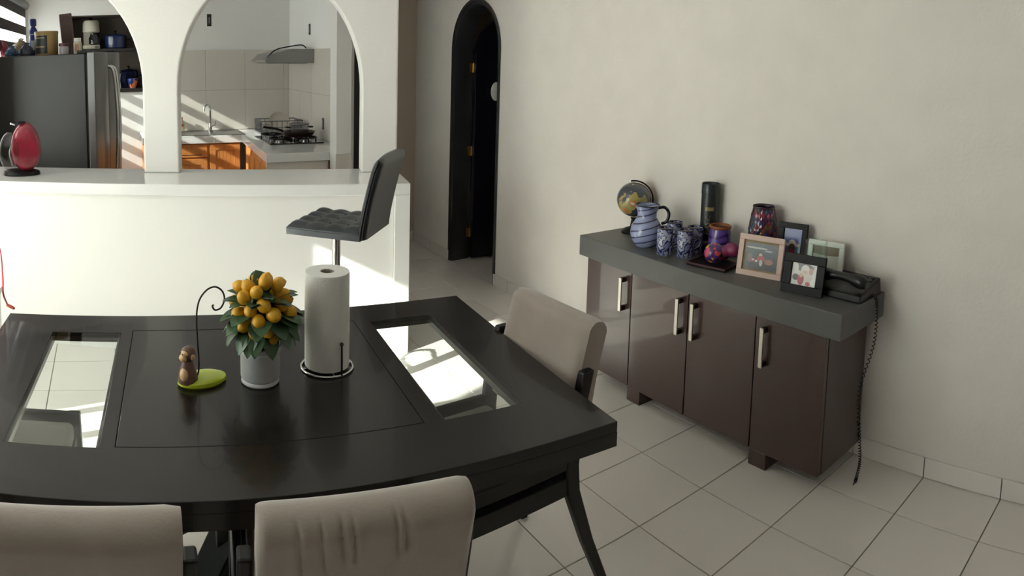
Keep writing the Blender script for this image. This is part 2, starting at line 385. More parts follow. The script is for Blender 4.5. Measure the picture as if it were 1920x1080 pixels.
# one outline: frame of the top with openings
def frame_mesh():
    mb = MB()
    xs = [0, gx[0][0], gx[0][1], lx0 - 0.0015, lx1 + 0.0015, gx[1][0], gx[1][1], TL]; ys = [0, gy0, ly0 - 0.0015, gy1, ly1 + 0.0015, TD]
    holes = lambda xm, ym: (gx[0][0] < xm < gx[0][1] and gy0 < ym < gy1) or (gx[1][0] < xm < gx[1][1] and gy0 < ym < gy1) or (lx0 - 0.0015 < xm < lx1 + 0.0015 and ly0 - 0.0015 < ym < ly1 + 0.0015)
    bm = bmesh.new(); vt = {}
    def V(i, j):
        if (i, j) not in vt: vt[i, j] = bm.verts.new((xs[i], ys[j], z1))
        return vt[i, j]
    fs = []
    for i in range(len(xs) - 1):
        for j in range(len(ys) - 1):
            if holes((xs[i] + xs[i + 1]) / 2, (ys[j] + ys[j + 1]) / 2): continue
            fs.append(bm.faces.new((V(i, j), V(i + 1, j), V(i + 1, j + 1), V(i, j + 1))))
    r = bmesh.ops.extrude_face_region(bm, geom=fs)
    for v in [e for e in r['geom'] if isinstance(e, bmesh.types.BMVert)]: v.co.z = z0
    bmesh.ops.recalc_face_normals(bm, faces=bm.faces)
    me = bpy.data.meshes.new('table_top'); bm.to_mesh(me); bm.free(); me.materials.append(M_TABLE); return me
link('table_top', frame_mesh(), tbl, 0.002)
bx('centre_leaf', lx0, ly0, z0, lx1, ly1, z1 - 0.0005, M_TABLE, tbl, 0.0015)
for k in range(2):
    bx('glass_panel', gx[k][0] + 0.001, gy0 + 0.001, z1 - 0.009, gx[k][1] - 0.001, gy1 - 0.001, z1 - 0.001, M_GLASSG, tbl)
    lip = MB()
    for (a0, b0, a1, b1) in ((gx[k][0], gy0, gx[k][0] + 0.008, gy1), (gx[k][1] - 0.008, gy0, gx[k][1], gy1), (gx[k][0] + 0.008, gy0, gx[k][1] - 0.008, gy0 + 0.008), (gx[k][0] + 0.008, gy1 - 0.008, gx[k][1] - 0.008, gy1)):
        lip.box(a0, b0, z0, a1, b1, z1 - 0.0095)
    lip.build('glass_rebate', M_TABLE, tbl)
# deep edge skirt under the top
sk = MB().box(0.0, 0.0, TZ - th - 0.002, TL, 0.022, z0).box(0, TD - 0.022, TZ - th - 0.002, TL, TD, z0).box(0, 0.022, TZ - th - 0.002, 0.022, TD - 0.022, z0).box(TL - 0.022, 0.022, TZ - th - 0.002, TL, TD - 0.022, z0)
sk.build('edge_skirt', M_TABLE, tbl)
for xx in (TL - 1.215, TL - 0.47):
    bx('cross_beam', xx, 0.022, TZ - th - 0.002, xx + 0.04, TD - 0.022, z0 - 0.001, M_BLACK, tbl)
PCX, PCY = TL - 0.85, TD / 2
bx('pedestal_column', PCX - 0.10, PCY - 0.10, 0.10, PCX + 0.10, PCY + 0.10, z0 - 0.001, M_BLACK, tbl, 0.006)
for sx in (-1, 1):
    for sy in (-1, 1):
        prof = [(0.06, 0.06, 0.30, 0.035), (0.14, 0.14, 0.20, 0.032), (0.25, 0.23, 0.075, 0.026), (0.33, 0.30, 0.0, 0.022)]
        vs = []; fs = []
        for (a, b, z, r) in prof:
            for dx, dy, dz in ((-r, r, 0), (r, -r, 0), (r, -r, 0.05), (-r, r, 0.05)): vs.append((PCX + sx * a + sx * dx, PCY + sy * b + sy * dy, z + dz))
        for i in range(len(prof) - 1):
            for k in range(4): fs.append((i * 4 + k, i * 4 + (k + 1) % 4, i * 4 + 4 + (k + 1) % 4, i * 4 + 4 + k))
        fs += [(0, 1, 2, 3), tuple(len(vs) - 4 + k for k in range(4))]
        MB().add(vs, fs).build('pedestal_foot', M_BLACK, tbl, bevel=0.005)

# ------------------------------------------------------------------ dining chairs (local: faces -y ... sitter looks to +y, backrest at y=0)
def slab_pts(w_, prof, nx=14, creases=(), ztop=0.82):
    # upholstered pad: closed profile in (y,z) swept over x with softened ends
    n = len(prof); cy = sum(p[0] for p in prof) / n; cz = sum(p[1] for p in prof) / n
    cy_at = lambda z: -0.03 - 0.082 * (z - 0.52) / 0.342
    mb = MB(); xs = []
    for i in range(nx + 1):
        t = -1 + 2 * i / nx; xs.append(t)
    def sc(t): e = max(0.0, (abs(t) - 0.93) / 0.07); return 1 - 0.22 * e * e
    vs = []
    for t in xs:
        q = sc(t)
        for (y, z) in prof:
            for (cx_, cl) in creases:      # soft creases in the velvet of the rear face
                if y < cy_at(z) - 0.02 and ztop - cl < z < ztop + 0.02:
                    dx = t * w_ / 2 - cx_ - (ztop - z) * 0.12; y += 0.0065 * math.exp(-(dx / 0.0035) ** 2) - 0.003 * math.exp(-((dx - 0.010) / 0.006) ** 2)
            vs.append((t * w_ / 2, cy + (y - cy) * q, z if z < cz else cz + (z - cz) * (1 - 0.02 * max(0, (abs(t) - 0.85) / 0.15) ** 2)))
    fs = [(i * n + k, i * n + (k + 1) % n, (i + 1) * n + (k + 1) % n, (i + 1) * n + k) for i in range(nx) for k in range(n)]
    fs += [tuple(range(n)), tuple(nx * n + k for k in range(n))]
    return mb.add(vs, fs)
def make_chair(label, loc, rz, puckers=()):
    c = thing('dining_chair', label, 'chair', loc, rz, 'taupe dining chairs around the table')
    H0, H1 = 0.52, 0.862; hw = 0.047; y0, y1 = -0.03, -0.112
    ym = (y0 + y1) / 2 + 0.004
    prof = []
    for k in range(9):      # rounded top
        a = PI * k / 8; prof.append((y1 + hw * math.cos(a), H1 - hw * 0.8 + hw * 0.8 * math.sin(a)))
    prof += [(y1 - hw + (ym - y1) * k / 8, H1 - hw * 0.8 - (H1 - hw * 0.8 - (H0 + H1) / 2) * k / 8) for k in range(1, 8)]
    prof += [(ym - hw, (H0 + H1) / 2), (y0 - hw, H0 + 0.02), (y0 - hw + 0.02, H0), (y0 + hw - 0.02, H0), (y0 + hw, H0 + 0.02), (ym + hw, (H0 + H1) / 2)]
    bk = slab_pts(0.385, prof, 110 if puckers else 14, puckers).build('backrest', M_SEAT, c, smooth=60)
    bx('seat', -0.185, 0.02, 0.425, 0.185, 0.45, 0.492, M_SEAT, c, 0.022, 4)
    bx('seat_board', -0.185, 0.03, 0.38, 0.185, 0.43, 0.424, M_BLACK, c)
    for sx in (-1, 1):
        pts = [(-0.165, 0.0, 0.016), (-0.075, 0.2, 0.020), (-0.008, 0.38, 0.025), (0.0, 0.46, 0.026), (-0.012, 0.58, 0.024), (-0.05, 0.735, 0.022)]
        vs = []; fs = []
        for (y, z, r) in pts:
            for dx, dy in ((-0.014, -r), (0.014, -r), (0.014, r), (-0.014, r)): vs.append((sx * 0.211 + dx, y + dy, z))
        for i in range(len(pts) - 1):
            for k in range(4): fs.append((i * 4 + k, i * 4 + (k + 1) % 4, i * 4 + 4 + (k + 1) % 4, i * 4 + 4 + k))
        fs += [(0, 1, 2, 3), tuple(len(vs) - 4 + k for k in range(4))]
        MB().add(vs, fs).build('rear_leg', M_BLACK, c, bevel=0.006)
        for (nm, za, zb) in (('side_rail', 0.378, 0.436), ('upper_side_rail', 0.458, 0.505)):
            bx(nm, sx * 0.211 - 0.012, 0.02, za, sx * 0.211 + 0.012, 0.43, zb, M_BLACK, c, 0.004)
        vs = []
        for (y, z, r) in ((0.47, 0.0, 0.014), (0.445, 0.505, 0.02)):
            for dx, dy in ((-0.014, -r), (0.014, -r), (0.014, r), (-0.014, r)): vs.append((sx * 0.211 + dx, y + dy, z))
        MB().add(vs, [(0, 1, 2, 3), (4, 5, 6, 7), (0, 1, 5, 4), (1, 2, 6, 5), (2, 3, 7, 6), (3, 0, 4, 7)]).build('front_leg', M_BLACK, c, bevel=0.004)
    bx('front_rail', -0.197, 0.435, 0.378, 0.197, 0.455, 0.436, M_BLACK, c, 0.003)
    bx('back_rail', -0.197, -0.012, 0.40, 0.197, 0.012, 0.455, M_BLACK, c, 0.003)
    return c
make_chair('taupe velvet dining chair cut by the left edge, its back to the viewer', (-0.085, 1.228, 0), math.radians(-1.5))
make_chair('taupe velvet dining chair with puckered fabric across its back', (0.438, 1.178, 0), math.radians(-8), ((-0.125, 0.10), (-0.085, 0.07), (-0.05, 0.055), (-0.03, 0.06), (0.045, 0.05), (0.06, 0.055)))
make_chair('taupe velvet chair at the left table end, seat seen through the glass panel', (-0.60, 1.96, 0), math.radians(-95))
make_chair('taupe velvet dining chair at the table end next to the sideboard', (1.205, 1.70, 0), math.radians(93))

# ------------------------------------------------------------------ things on the table
def ptable(u, v): return atz(u, v, TZ)
# photo holder with monkey
p = ptable(379, 716)
mk = thing('photo_holder', 'monkey figure photo holder with curled wire on a lime green base', 'ornament', p, math.radians(14))
k_ = 0.00141
M_LIME = mat('lime_enamel', (176, 190, 30), 0.25, coat=0.4)
M_BROWN = mat('monkey_brown', (104, 76, 66), 0.45)
M_TAN = mat('monkey_tan', (214, 176, 132), 0.5)
MB().lathe([(0.066, 0.0), (0.072, 0.006), (0.070, 0.014), (0.058, 0.019), (0.03, 0.021), (0.0005, 0.0212)], 40, sx=1.0, sy=0.66).build('green_base', M_LIME, mk, smooth=40)
class MS(MB):            # the monkey is modelled a little large and scaled about its foot
    def mesh(s, *a, **k):
        s.v = [(-0.044 + (x + 0.044) * 0.9, y * 0.9, 0.012 + (z - 0.012) * 0.9) for x, y, z in s.v]; return MB.mesh(s, *a, **k)
body = MS().lathe([(0.030, 0.012), (0.031, 0.02), (0.027, 0.045), (0.019, 0.07), (0.014, 0.085)], 24, c=(-0.044, -0.006, 0)).build('monkey_body', M_BROWN, mk, smooth=True)
MS().ball((-0.058, -0.014, 0.038), (0.015, 0.019, 0.025)).build('belly', M_TAN, body, smooth=True)
head = MS().ball((-0.042, -0.006, 0.099), (0.025, 0.024, 0.026)).build('monkey_head', M_BROWN, mk, smooth=True)
MS().ball((-0.061, -0.012, 0.092), (0.013, 0.016, 0.012)).ball((-0.055, -0.012, 0.106), (0.012, 0.016, 0.010)).build('muzzle', M_TAN, head, smooth=True)
for sy in (-1, 1):
    MS().ball((-0.036, -0.006 + sy * 0.025, 0.097), (0.008, 0.004, 0.010), 10, 8).build('ear', M_TAN, head, smooth=True)
    MS().ball((-0.0655, -0.012 + sy * 0.007, 0.107), 0.0022, 8, 6).build('eye', M_IRON, head, smooth=True)
MS().tube([(-0.074, -0.019, 0.088), (-0.0745, -0.012, 0.0862), (-0.074, -0.005, 0.088)], 0.001, 6).build('mouth', M_IRON, head)
w_ = [(-0.022, 0.0, 0.020), (-0.013, 0.0, 0.025), (-0.009, 0.0, 0.05), (-0.012, 0.0, 0.12), (-0.014, 0, 0.19), (-0.006, 0, 0.235), (0.016, 0, 0.262), (0.042, 0, 0.269), (0.064, 0, 0.254), (0.071, 0, 0.229), (0.06, 0, 0.206), (0.042, 0, 0.202), (0.034, 0, 0.214), (0.038, 0, 0.218)]
MB().tube(curve_pts(w_, 6), 0.0026, 8).build('curled_wire', M_DARKMETAL, mk, smooth=True)

# lemon plant in a zinc pot
p = ptable(488, 714)
pl = thing('potted_lemon_plant', 'artificial lemon plant with yellow fruit in a small zinc pot', 'plant', p)
M_ZINC = mat('zinc', (204, 206, 206), 0.5, 0.15, noise=0.15, nscale=12)
M_LEMON = mat('lemon_skin', (222, 164, 28), 0.45, noise=0.18, nscale=25, bump=0.1, bscale=300)
M_LEAF = mat('leaf_green', (58, 88, 54), 0.35, noise=0.35, nscale=18)
M_SOIL = mat('dark_moss', (30, 32, 22), 0.9)
MB().lathe([(0.050, 0.0), (0.054, 0.004), (0.0535, 0.010), (0.051, 0.013), (0.0535, 0.016), (0.055, 0.020), (0.056, 0.088), (0.058, 0.091), (0.0575, 0.096), (0.056, 0.098), (0.059, 0.102), (0.0595, 0.108), (0.056, 0.110), (0.053, 0.107), (0.053, 0.09), (0.02, 0.088)], 40).build('pot', M_ZINC, pl, smooth=40)
MB().lathe([(0.052, 0.085), (0.052, 0.098), (0.02, 0.104), (0.001, 0.105)], 20).build('moss', M_SOIL, pl, smooth=True)
MB().tube([(0, 0, 0.09), (0.003, 0, 0.15), (0, 0, 0.24)], 0.006, 8).build('stem', M_DARKMETAL, pl)
MB().ball((0.005, 0, 0.20), (0.05, 0.05, 0.062), 16, 10).build('foliage_core', M_LEAF, pl, smooth=True)
lem = MB().lathe([(0.0008, -0.024), (0.005, -0.0225), (0.013, -0.0165), (0.0185, -0.006), (0.019, 0.004), (0.0155, 0.014), (0.008, 0.0205), (0.003, 0.0235), (0.0008, 0.025)], 14).mesh('lemon', M_LEMON, True)
C0 = Vector((0.005, 0, 0.208)); R_ = 0.075
rg = random.Random(3)
spots = []
for i in range(52):
    zz = 1 - 2 * (i + 0.5) / 52; a = i * 2.39996; r = math.sqrt(1 - zz * zz)
    if zz < -0.8: continue
    spots.append(Vector((r * math.cos(a), r * math.sin(a), zz)))
for i, d in enumerate(spots):
    if i % 7 == 3: continue
    pos = C0 + Vector((d.x * R_ * 0.95, d.y * R_ * 0.95, d.z * 0.086)) * rg.uniform(0.92, 1.12)
    o = link('lemon', lem, pl, loc=pos); o.rotation_mode = 'QUATERNION'
    dd = (d + Vector((rg.uniform(-.4, .4), rg.uniform(-.4, .4), rg.uniform(-.6, .1)))).normalized(); o.rotation_quaternion = dd.to_track_quat('Z', 'Y')
    s_ = rg.uniform(0.85, 1.08); o.scale = (s_, s_, s_)
def leaf_mesh(L_, W_):
    n = 9; vs = []; fs = []
    for i in range(n):
        t = i / (n - 1); wd = W_ * math.sin(PI * min(1, t * 0.98 + 0.02)) ** 0.75
        z = -0.35 * L_ * t * t
        vs += [(-wd, t * L_, z + 0.22 * wd), (0, t * L_, z), (wd, t * L_, z + 0.22 * wd)]
    nv = len(vs); vs += [(x, y, z - 0.0012) for x, y, z in vs]
    for i in range(n - 1):
        for k in range(2):
            a = i * 3 + k; fs.append((a, a + 1, a + 4, a + 3)); fs.append((nv + a, nv + a + 3, nv + a + 4, nv + a + 1))
        fs.append((i * 3, i * 3 + 3, nv + i * 3 + 3, nv + i * 3)); fs.append((i * 3 + 2, nv + i * 3 + 2, nv + i * 3 + 5, i * 3 + 5))
    return MB().add(vs, fs).mesh('leaf', M_LEAF, True)
lms = [leaf_mesh(0.080, 0.024), leaf_mesh(0.070, 0.028), leaf_mesh(0.060, 0.020)]
for i in range(51):
    ring = i % 3
    el = [(-0.5), (-0.05), (0.6)][ring] + rg.uniform(-0.18, 0.18)
    az = i * 2 * PI * 3 / 51 + ring * 0.5 + rg.uniform(-0.25, 0.25)
    d = Vector((math.cos(az) * math.cos(el), math.sin(az) * math.cos(el), math.sin(el)))
    base = C0 + Vector((d.x * 0.05, d.y * 0.05, d.z * 0.06 - 0.006))
    o = link('leaf', lms[i % 3], pl, loc=base); o.rotation_mode = 'QUATERNION'; o.rotation_quaternion = d.to_track_quat('Y', 'Z')
for dx, rx_, ry_ in ((-0.012, 1.15, 0.3), (0.014, 1.35, -0.25)):
    o = link('leaf', lms[1], pl, loc=C0 + Vector((dx, -0.01, 0.045))); o.rotation_euler = (rx_, ry_, 0.3)

# paper towel on a wire holder
p = ptable(613, 688)
ph = thing('paper_towel_holder', 'silver wire paper towel holder on the table', 'holder', p)
MB().tube([(0.076 * math.cos(2 * PI * k / 48), 0.076 * math.sin(2 * PI * k / 48), 0.004) for k in range(48)], 0.0035, 8, closed=True).build('base_ring', M_CHROME, ph, smooth=True)
MB().tube([(-0.074, 0, 0.004), (0.074, 0, 0.004)], 0.0028, 8).tube([(0, -0.076, 0.004), (0, 0.076, 0.004)], 0.0028, 8).build('base_cross', M_CHROME, ph, smooth=True)
MB().tube([(0, 0, 0.004), (0, 0, 0.262)], 0.004, 8).build('centre_post', M_CHROME, ph, smooth=True)
MB().tube(curve_pts([(0.02, -0.075, 0.004), (0.02, -0.076, 0.05), (0.02, -0.074, 0.092)], 4), 0.0028, 8).ball((0.02, -0.074, 0.096), 0.0055, 10, 8).build('tear_arm', M_DARKMETAL, ph, smooth=True)
rl = MB().lathe([(0.021, 0.010), (0.064, 0.010), (0.0655, 0.014), (0.066, 0.12), (0.0655, 0.284), (0.064, 0.290), (0.021, 0.290), (0.0205, 0.284), (0.0205, 0.012), (0.021, 0.010)], 48, cap=False).build('paper_towel_roll', M_PAPER, None, smooth=40, loc=p)
tag(rl, 'white paper towel roll standing upright on the wire holder', 'paper roll')
MB().lathe([(0.0185, 0.011), (0.0203, 0.011), (0.0203, 0.288), (0.0185, 0.288), (0.0185, 0.011)], 32, cap=False).build('cardboard_core', mat('cardboard', (150, 138, 124), 0.9), rl, smooth=40)
MB().grid(lambda i, j: (0.0668 * math.cos(-1.25 + i * 0.08), 0.0668 * math.sin(-1.25 + i * 0.08), 0.012 + j * 0.276), 7, 2).build('loose_sheet', M_PAPER, rl, smooth=True)

# ------------------------------------------------------------------ sideboard
SX0 = 2.262; SXF = 2.24; ST = 0.738; SB_ = 0.635           # body front, slab front, slab top, slab underside
SY0, SY1 = 1.205, 2.735
sb = thing('sideboard', 'dark brown wood sideboard with thick grey slab top', 'sideboard', (0, 0, 0))
bx('slab_top', SXF, SY0, SB_, XW - 0.014, SY1, ST, M_SLAB, sb, 0.003)
SBY0, SBY1, SBZ = 1.275, 2.690, 0.068
bx('body', SX0 + 0.024, SBY0, SBZ, XW - 0.02, SBY1, SB_, M_WENGE, sb, 0.002)
DYS = [2.690, 2.355, 1.985, 1.612, 1.275]
for k in range(4):
    ya, yb = DYS[k + 1] + 0.0025, DYS[k] - 0.0025
    d = bx('door', SX0, ya, SBZ, SX0 + 0.022, yb, SB_ - 0.006, M_WENGE, sb, 0.002)
    hy = {0: ya + 0.045, 1: ya + 0.04, 2: yb - 0.045, 3: yb - 0.05}[k]
    h = MB().box(SX0 - 0.034, hy - 0.009, 0.435, SX0 - 0.026, hy + 0.009, 0.60).build('handle', M_NICKEL, d, bevel=0.002)
    for hz in (0.437, 0.578): bx('handle_mount', SX0 - 0.026, hy - 0.009, hz, SX0, hy + 0.009, hz + 0.02, M_DARKMETAL, d)
for ya, yb in ((1.525, 1.612), (2.268, 2.355)):
    bx('block_foot', SX0, ya, 0, SX0 + 0.10, yb, SBZ, M_WENGE, sb, 0.002)
    bx('block_foot', XW - 0.13, ya, 0, XW - 0.03, yb, SBZ, M_WENGE, sb, 0.002)

def onx(u, v, X):           # ground position under the ray at depth X
    q = atx(u, v, X); return Vector((q.x, q.y, ST))
def mpp(p): return math.hypot(p.x, p.y) / RPX      # metres per pixel at p

# globe
p = onx(1186, 441, 2.515)
gl = thing('desk_globe', 'small desk globe with dark oceans and ochre continents behind the jug', 'globe', p)
M_GLOBE = rampmat('globe_map', 'noise', [(0.0, (70, 74, 84)), (0.50, (176, 156, 90)), (0.55, (150, 150, 96)), (0.60, (196, 120, 60)), (0.66, (206, 196, 180))], 11, 0.25, 0.4)
MB().lathe([(0.060, 0), (0.060, 0.008), (0.045, 0.022), (0.016, 0.034), (0.010, 0.075)], 28).build('base', M_IRON, gl, smooth=40)
MB().ball((0, 0.0, 0.178), 0.092, 32, 20).build('sphere', M_GLOBE, gl, smooth=True)
arc = [(0.100 * math.sin(math.radians(t)) * 0.72, -0.100 * math.sin(math.radians(t)) * 0.69, 0.178 + 0.100 * math.cos(math.radians(t))) for t in range(-12, 196, 8)]
MB().tube(arc, 0.0045, 6).build('meridian_arm', M_IRON, gl, smooth=True)
# jug
p = onx(1211, 455, 2.385)
M_BLUEWARE = rampmat('jug_glaze', 'wave', [(0.0, (30, 30, 58)), (0.14, (142, 148, 186)), (0.9, (152, 160, 196))], 5.5, 0.2, 0.5, 2.2, (1, 1, 2.2), (0.5, 0.35, 0))
M_WHITEWARE = mat('ceramic_white', (214, 204, 190), 0.25, coat=0.4)
M_NAVY = mat('navy_glaze', (24, 26, 48), 0.25, coat=0.4)
jg = thing('ceramic_jug', 'blue and white striped ceramic jug in front of the globe', 'jug', p)
MB().lathe([(0.050, 0), (0.056, 0.004), (0.074, 0.035), (0.081, 0.065), (0.076, 0.098), (0.058, 0.128), (0.047, 0.145), (0.048, 0.17), (0.058, 0.196), (0.061, 0.203), (0.058, 0.204), (0.045, 0.17), (0.044, 0.15), (0.06, 0.115), (0.05, 0.02), (0.001, 0.015)], 36, cap=False).build('jug_body', M_BLUEWARE, jg, smooth=60)
MB().tube([(0.0605 * math.cos(2 * PI * k / 36), 0.0605 * math.sin(2 * PI * k / 36), 0.2045) for k in range(36)], 0.003, 6, closed=True).build('rim', M_NAVY, jg, smooth=True)
hd = [(0.038, -0.038, 0.192), (0.062, -0.060, 0.195), (0.078, -0.074, 0.165), (0.072, -0.066, 0.125), (0.054, -0.048, 0.112)]
MB().tube(curve_pts(hd, 6), 0.008, 8).build('handle', M_NAVY, jg, smooth=True)
# four mugs
M_MUG = rampmat('mug_glaze', 'noise', [(0.0, (120, 124, 160)), (0.40, (34, 38, 84)), (0.46, (158, 160, 184)), (0.55, (60, 66, 118)), (0.60, (186, 186, 196))], 22, 0.2, 0.5)
for (u, v, X, lab) in ((1246, 463, 2.345, 'blue and white ceramic mug closest to the round jug'), (1284, 461, 2.395, 'blue and white ceramic mug in front, nearest the purple jar'),
                       (1264, 455, 2.47, 'blue and white ceramic mug standing behind the two front mugs'), (1303, 455, 2.48, 'dark patterned ceramic mug against the tall black tube')):
    p = onx(u, v, X)
    mg = thing('ceramic_mug', lab, 'mug', p, group='blue ceramic mugs on the sideboard')
    MB().lathe([(0.034, 0), (0.037, 0.004), (0.0385, 0.06), (0.0385, 0.126), (0.0365, 0.128), (0.0345, 0.12), (0.034, 0.01), (0.001, 0.008)], 28, cap=False).build('mug_body', M_MUG, mg, smooth=40)
    MB().lathe([(0.0340, 0.118), (0.0338, 0.108), (0.001, 0.107)], 24, cap=False).build('inside', mat('mug_tan', (178, 156, 134), 0.4), mg)
    MB().tube([(0.0375 * math.cos(2 * PI * k / 28), 0.0375 * math.sin(2 * PI * k / 28), 0.128) for k in range(28)], 0.0022, 6, closed=True).build('rim', M_NAVY, mg, smooth=True)
    MB().tube(curve_pts([(0.024, -0.030, 0.10), (0.042, -0.052, 0.095), (0.044, -0.056, 0.06), (0.026, -0.031, 0.035)], 5), 0.0055, 8).build('handle', M_NAVY, mg, smooth=True)
# tall black tube
p = onx(1327, 458, 2.565)
tb = thing('gift_tube', 'tall black cylindrical bottle tube with faded gold lettering', 'tube', p)
MB().lathe([(0.043, 0), (0.043, 0.318), (0.0425, 0.32)], 32).build('tube_body', mat('tube_black', (24, 29, 34), 0.4, noise=0.1), tb, smooth=40)
MB().lathe([(0.0446, 0.285), (0.0446, 0.332), (0.0425, 0.335), (0.040, 0.330), (0.039, 0.325), (0.001, 0.324)], 32, cap=False).build('cap', mat('tube_cap', (30, 38, 44), 0.3), tb, smooth=40)
M_GOLD = mat('dull_gold', (150, 134, 92), 0.5, 0.3)
def cylpatch(a0, a1, zz0, zz1, r, n=6):
    return MB().grid(lambda i, j: (r * math.cos(a0 + (a1 - a0) * i / n), r * math.sin(a0 + (a1 - a0) * i / n), zz0 + (zz1 - zz0) * j), n + 1, 2)
A0 = math.radians(222)
cylpatch(A0 - 0.55, A0 + 0.45, 0.205, 0.223, 0.0436).build('gold_band', M_GOLD, tb, smooth=True)
cylpatch(A0 - 0.62, A0 + 0.1, 0.040, 0.058, 0.0436).build('gold_band', M_GOLD, tb, smooth=True)
def letters(txt, size, r, a, zc, parent):
    # lettering running up the tube: text outline bent round the cylinder
    cu = bpy.data.curves.new('lettering', 'FONT'); cu.body = txt; cu.size = size; cu.align_x = 'CENTER'; cu.align_y = 'CENTER'; cu.resolution_u = 2
    to = bpy.data.objects.new('lettering_tmp', cu); COL.objects.link(to)
    me = bpy.data.meshes.new_from_object(to.evaluated_get(bpy.context.evaluated_depsgraph_get()))
    bpy.data.objects.remove(to)
    for v in me.vertices:
        al = a - v.co.y / r; z = zc + v.co.x
        v.co = (r * math.cos(al), r * math.sin(al), z)
    me.materials.clear(); me.materials.append(M_GOLD)
    return link('lettering', me, parent)
letters('MASVI', 0.036, 0.0437, A0 - 0.18, 0.132, tb)
# purple jar
p = onx(1349, 458, 2.50)
jr = thing('purple_jar', 'purple glazed clay jar with terracotta rim', 'jar', p)
M_PURPLE = rampmat('purple_glaze', 'wave', [(0.0, (44, 24, 96)), (0.3, (88, 62, 140)), (0.8, (96, 70, 148))], 7, 0.22, 0.5, 6, (1, 1, 1.2))
MB().lathe([(0.040, 0), (0.044, 0.004), (0.052, 0.036), (0.055, 0.07), (0.053, 0.11), (0.048, 0.139), (0.047, 0.146)], 32).build('jar_body', M_PURPLE, jr, smooth=60)
MB().lathe([(0.047, 0.144), (0.052, 0.148), (0.053, 0.156), (0.050, 0.160), (0.044, 0.158), (0.042, 0.147)], 32, cap=False).build('rim', mat('terracotta', (136, 78, 46), 0.5), jr, smooth=60)
MB().lathe([(0.0430, 0.1475), (0.001, 0.1475)], 24, cap=False).build('inside', mat('jar_inside', (84, 42, 24), 0.7), jr)
# painted figurine on a dark dish
p = onx(1338, 494, 2.395)
M_PAINT = rampmat('folk_paint', 'voronoi', [(0.0, (88, 40, 120)), (0.25, (214, 70, 84)), (0.42, (226, 170, 50)), (0.52, (60, 44, 100)), (0.7, (196, 60, 110)), (0.85, (40, 60, 40))], 55, 0.3, 0.4)
ds = thing('trinket_dish', 'flat dark square dish under the painted bird', 'dish', p, math.radians(100))
bx('dish_plate', -0.10, -0.075, 0, 0.10, 0.075, 0.008, M_IRON, ds, 0.003)
MB().box(-0.10, -0.075, 0.008, -0.094, 0.075, 0.015).box(0.094, -0.075, 0.008, 0.10, 0.075, 0.015).box(-0.094, -0.075, 0.008, 0.094, -0.069, 0.015).box(-0.094, 0.069, 0.008, 0.094, 0.075, 0.015).build('dish_rim', mat('dish_red', (74, 32, 40), 0.4), ds)
fg = thing('painted_bird', 'folk-painted round bird figurine in bright flower colours', 'figurine', p + Vector((0, 0, 0.0085)))
MB().ball((0, 0, 0.047), (0.047, 0.047, 0.046), 24, 16).build('bird_body', M_PAINT, fg, smooth=True)
MB().ball((0.05, -0.062, 0.068), (0.034, 0.042, 0.032), 18, 12).tube([(0.02, -0.025, 0.055), (0.05, -0.06, 0.067)], 0.028, 12).build('bird_tail', mat('bird_tail', (104, 36, 92), 0.35, rgb2=(150, 56, 84), nscale=30), fg, smooth=True)
MB().tube(curve_pts([(0.07, -0.095, 0.078), (0.08, -0.11, 0.094), (0.07, -0.115, 0.10)], 4), [0.012] * 8 + [0.004], 8).build('tail_tip', mat('tip_brown', (62, 44, 40), 0.5), fg, smooth=True)
# mosaic vase
p = onx(1428, 460, 2.535)
vs_ = thing('mosaic_vase', 'tall mosaic glass vase in red purple and blue pieces', 'vase', p)
prof = [(0.052, 0.0), (0.058, 0.035), (0.0655, 0.09), (0.0675, 0.14), (0.064, 0.195), (0.056, 0.243), (0.049, 0.275)]
MB().lathe(prof + [(0.051, 0.280), (0.050, 0.285), (0.047, 0.282), (0.045, 0.272), (0.055, 0.21), (0.058, 0.10), (0.04, 0.01), (0.001, 0.008)], 36, cap=False).build('vase_body', mat('vase_grout', (48, 26, 50), 0.35), vs_, smooth=60)
def vr(z):
    for (r0, a), (r1, b) in zip(prof, prof[1:]):
        if a <= z <= b: return r0 + (r1 - r0) * (z - a) / (b - a)
    return prof[-1][0]
chipc = [(140, 30, 56), (84, 34, 84), (56, 58, 112), (120, 84, 52), (74, 84, 52), (176, 90, 110), (56, 80, 104), (104, 24, 44), (96, 30, 70), (70, 34, 70)]
chips = [mat('mosaic_%d' % i, c, 0.12, coat=0.6) for i, c in enumerate(chipc)]
for ri in range(16):
    zc = 0.014 + ri * 0.0166; n = 18
    for k in range(n):
        a = 2 * PI * (k + 0.5 * (ri % 2)) / n
        if not (PI * 0.75 < a % (2 * PI) < PI * 1.85): continue
        r0 = vr(zc); du = 2 * PI * r0 / n * 0.44; hz = 0.0136
        P = lambda s_, dz: ((vr(zc + dz) + 0.0012) * math.cos(a + s_ / r0), (vr(zc + dz) + 0.0012) * math.sin(a + s_ / r0), zc + dz)
        ctr = ((r0 + 0.0026) * math.cos(a), (r0 + 0.0026) * math.sin(a), zc)
        q = [P(0, -hz if zc > hz else -zc + 0.001), P(du, 0), P(0, hz), P(-du, 0), ctr]
        MB().add(q, [(0, 1, 4), (1, 2, 4), (2, 3, 4), (3, 0, 4)]).build('mosaic_piece', rg.choice(chips), vs_)
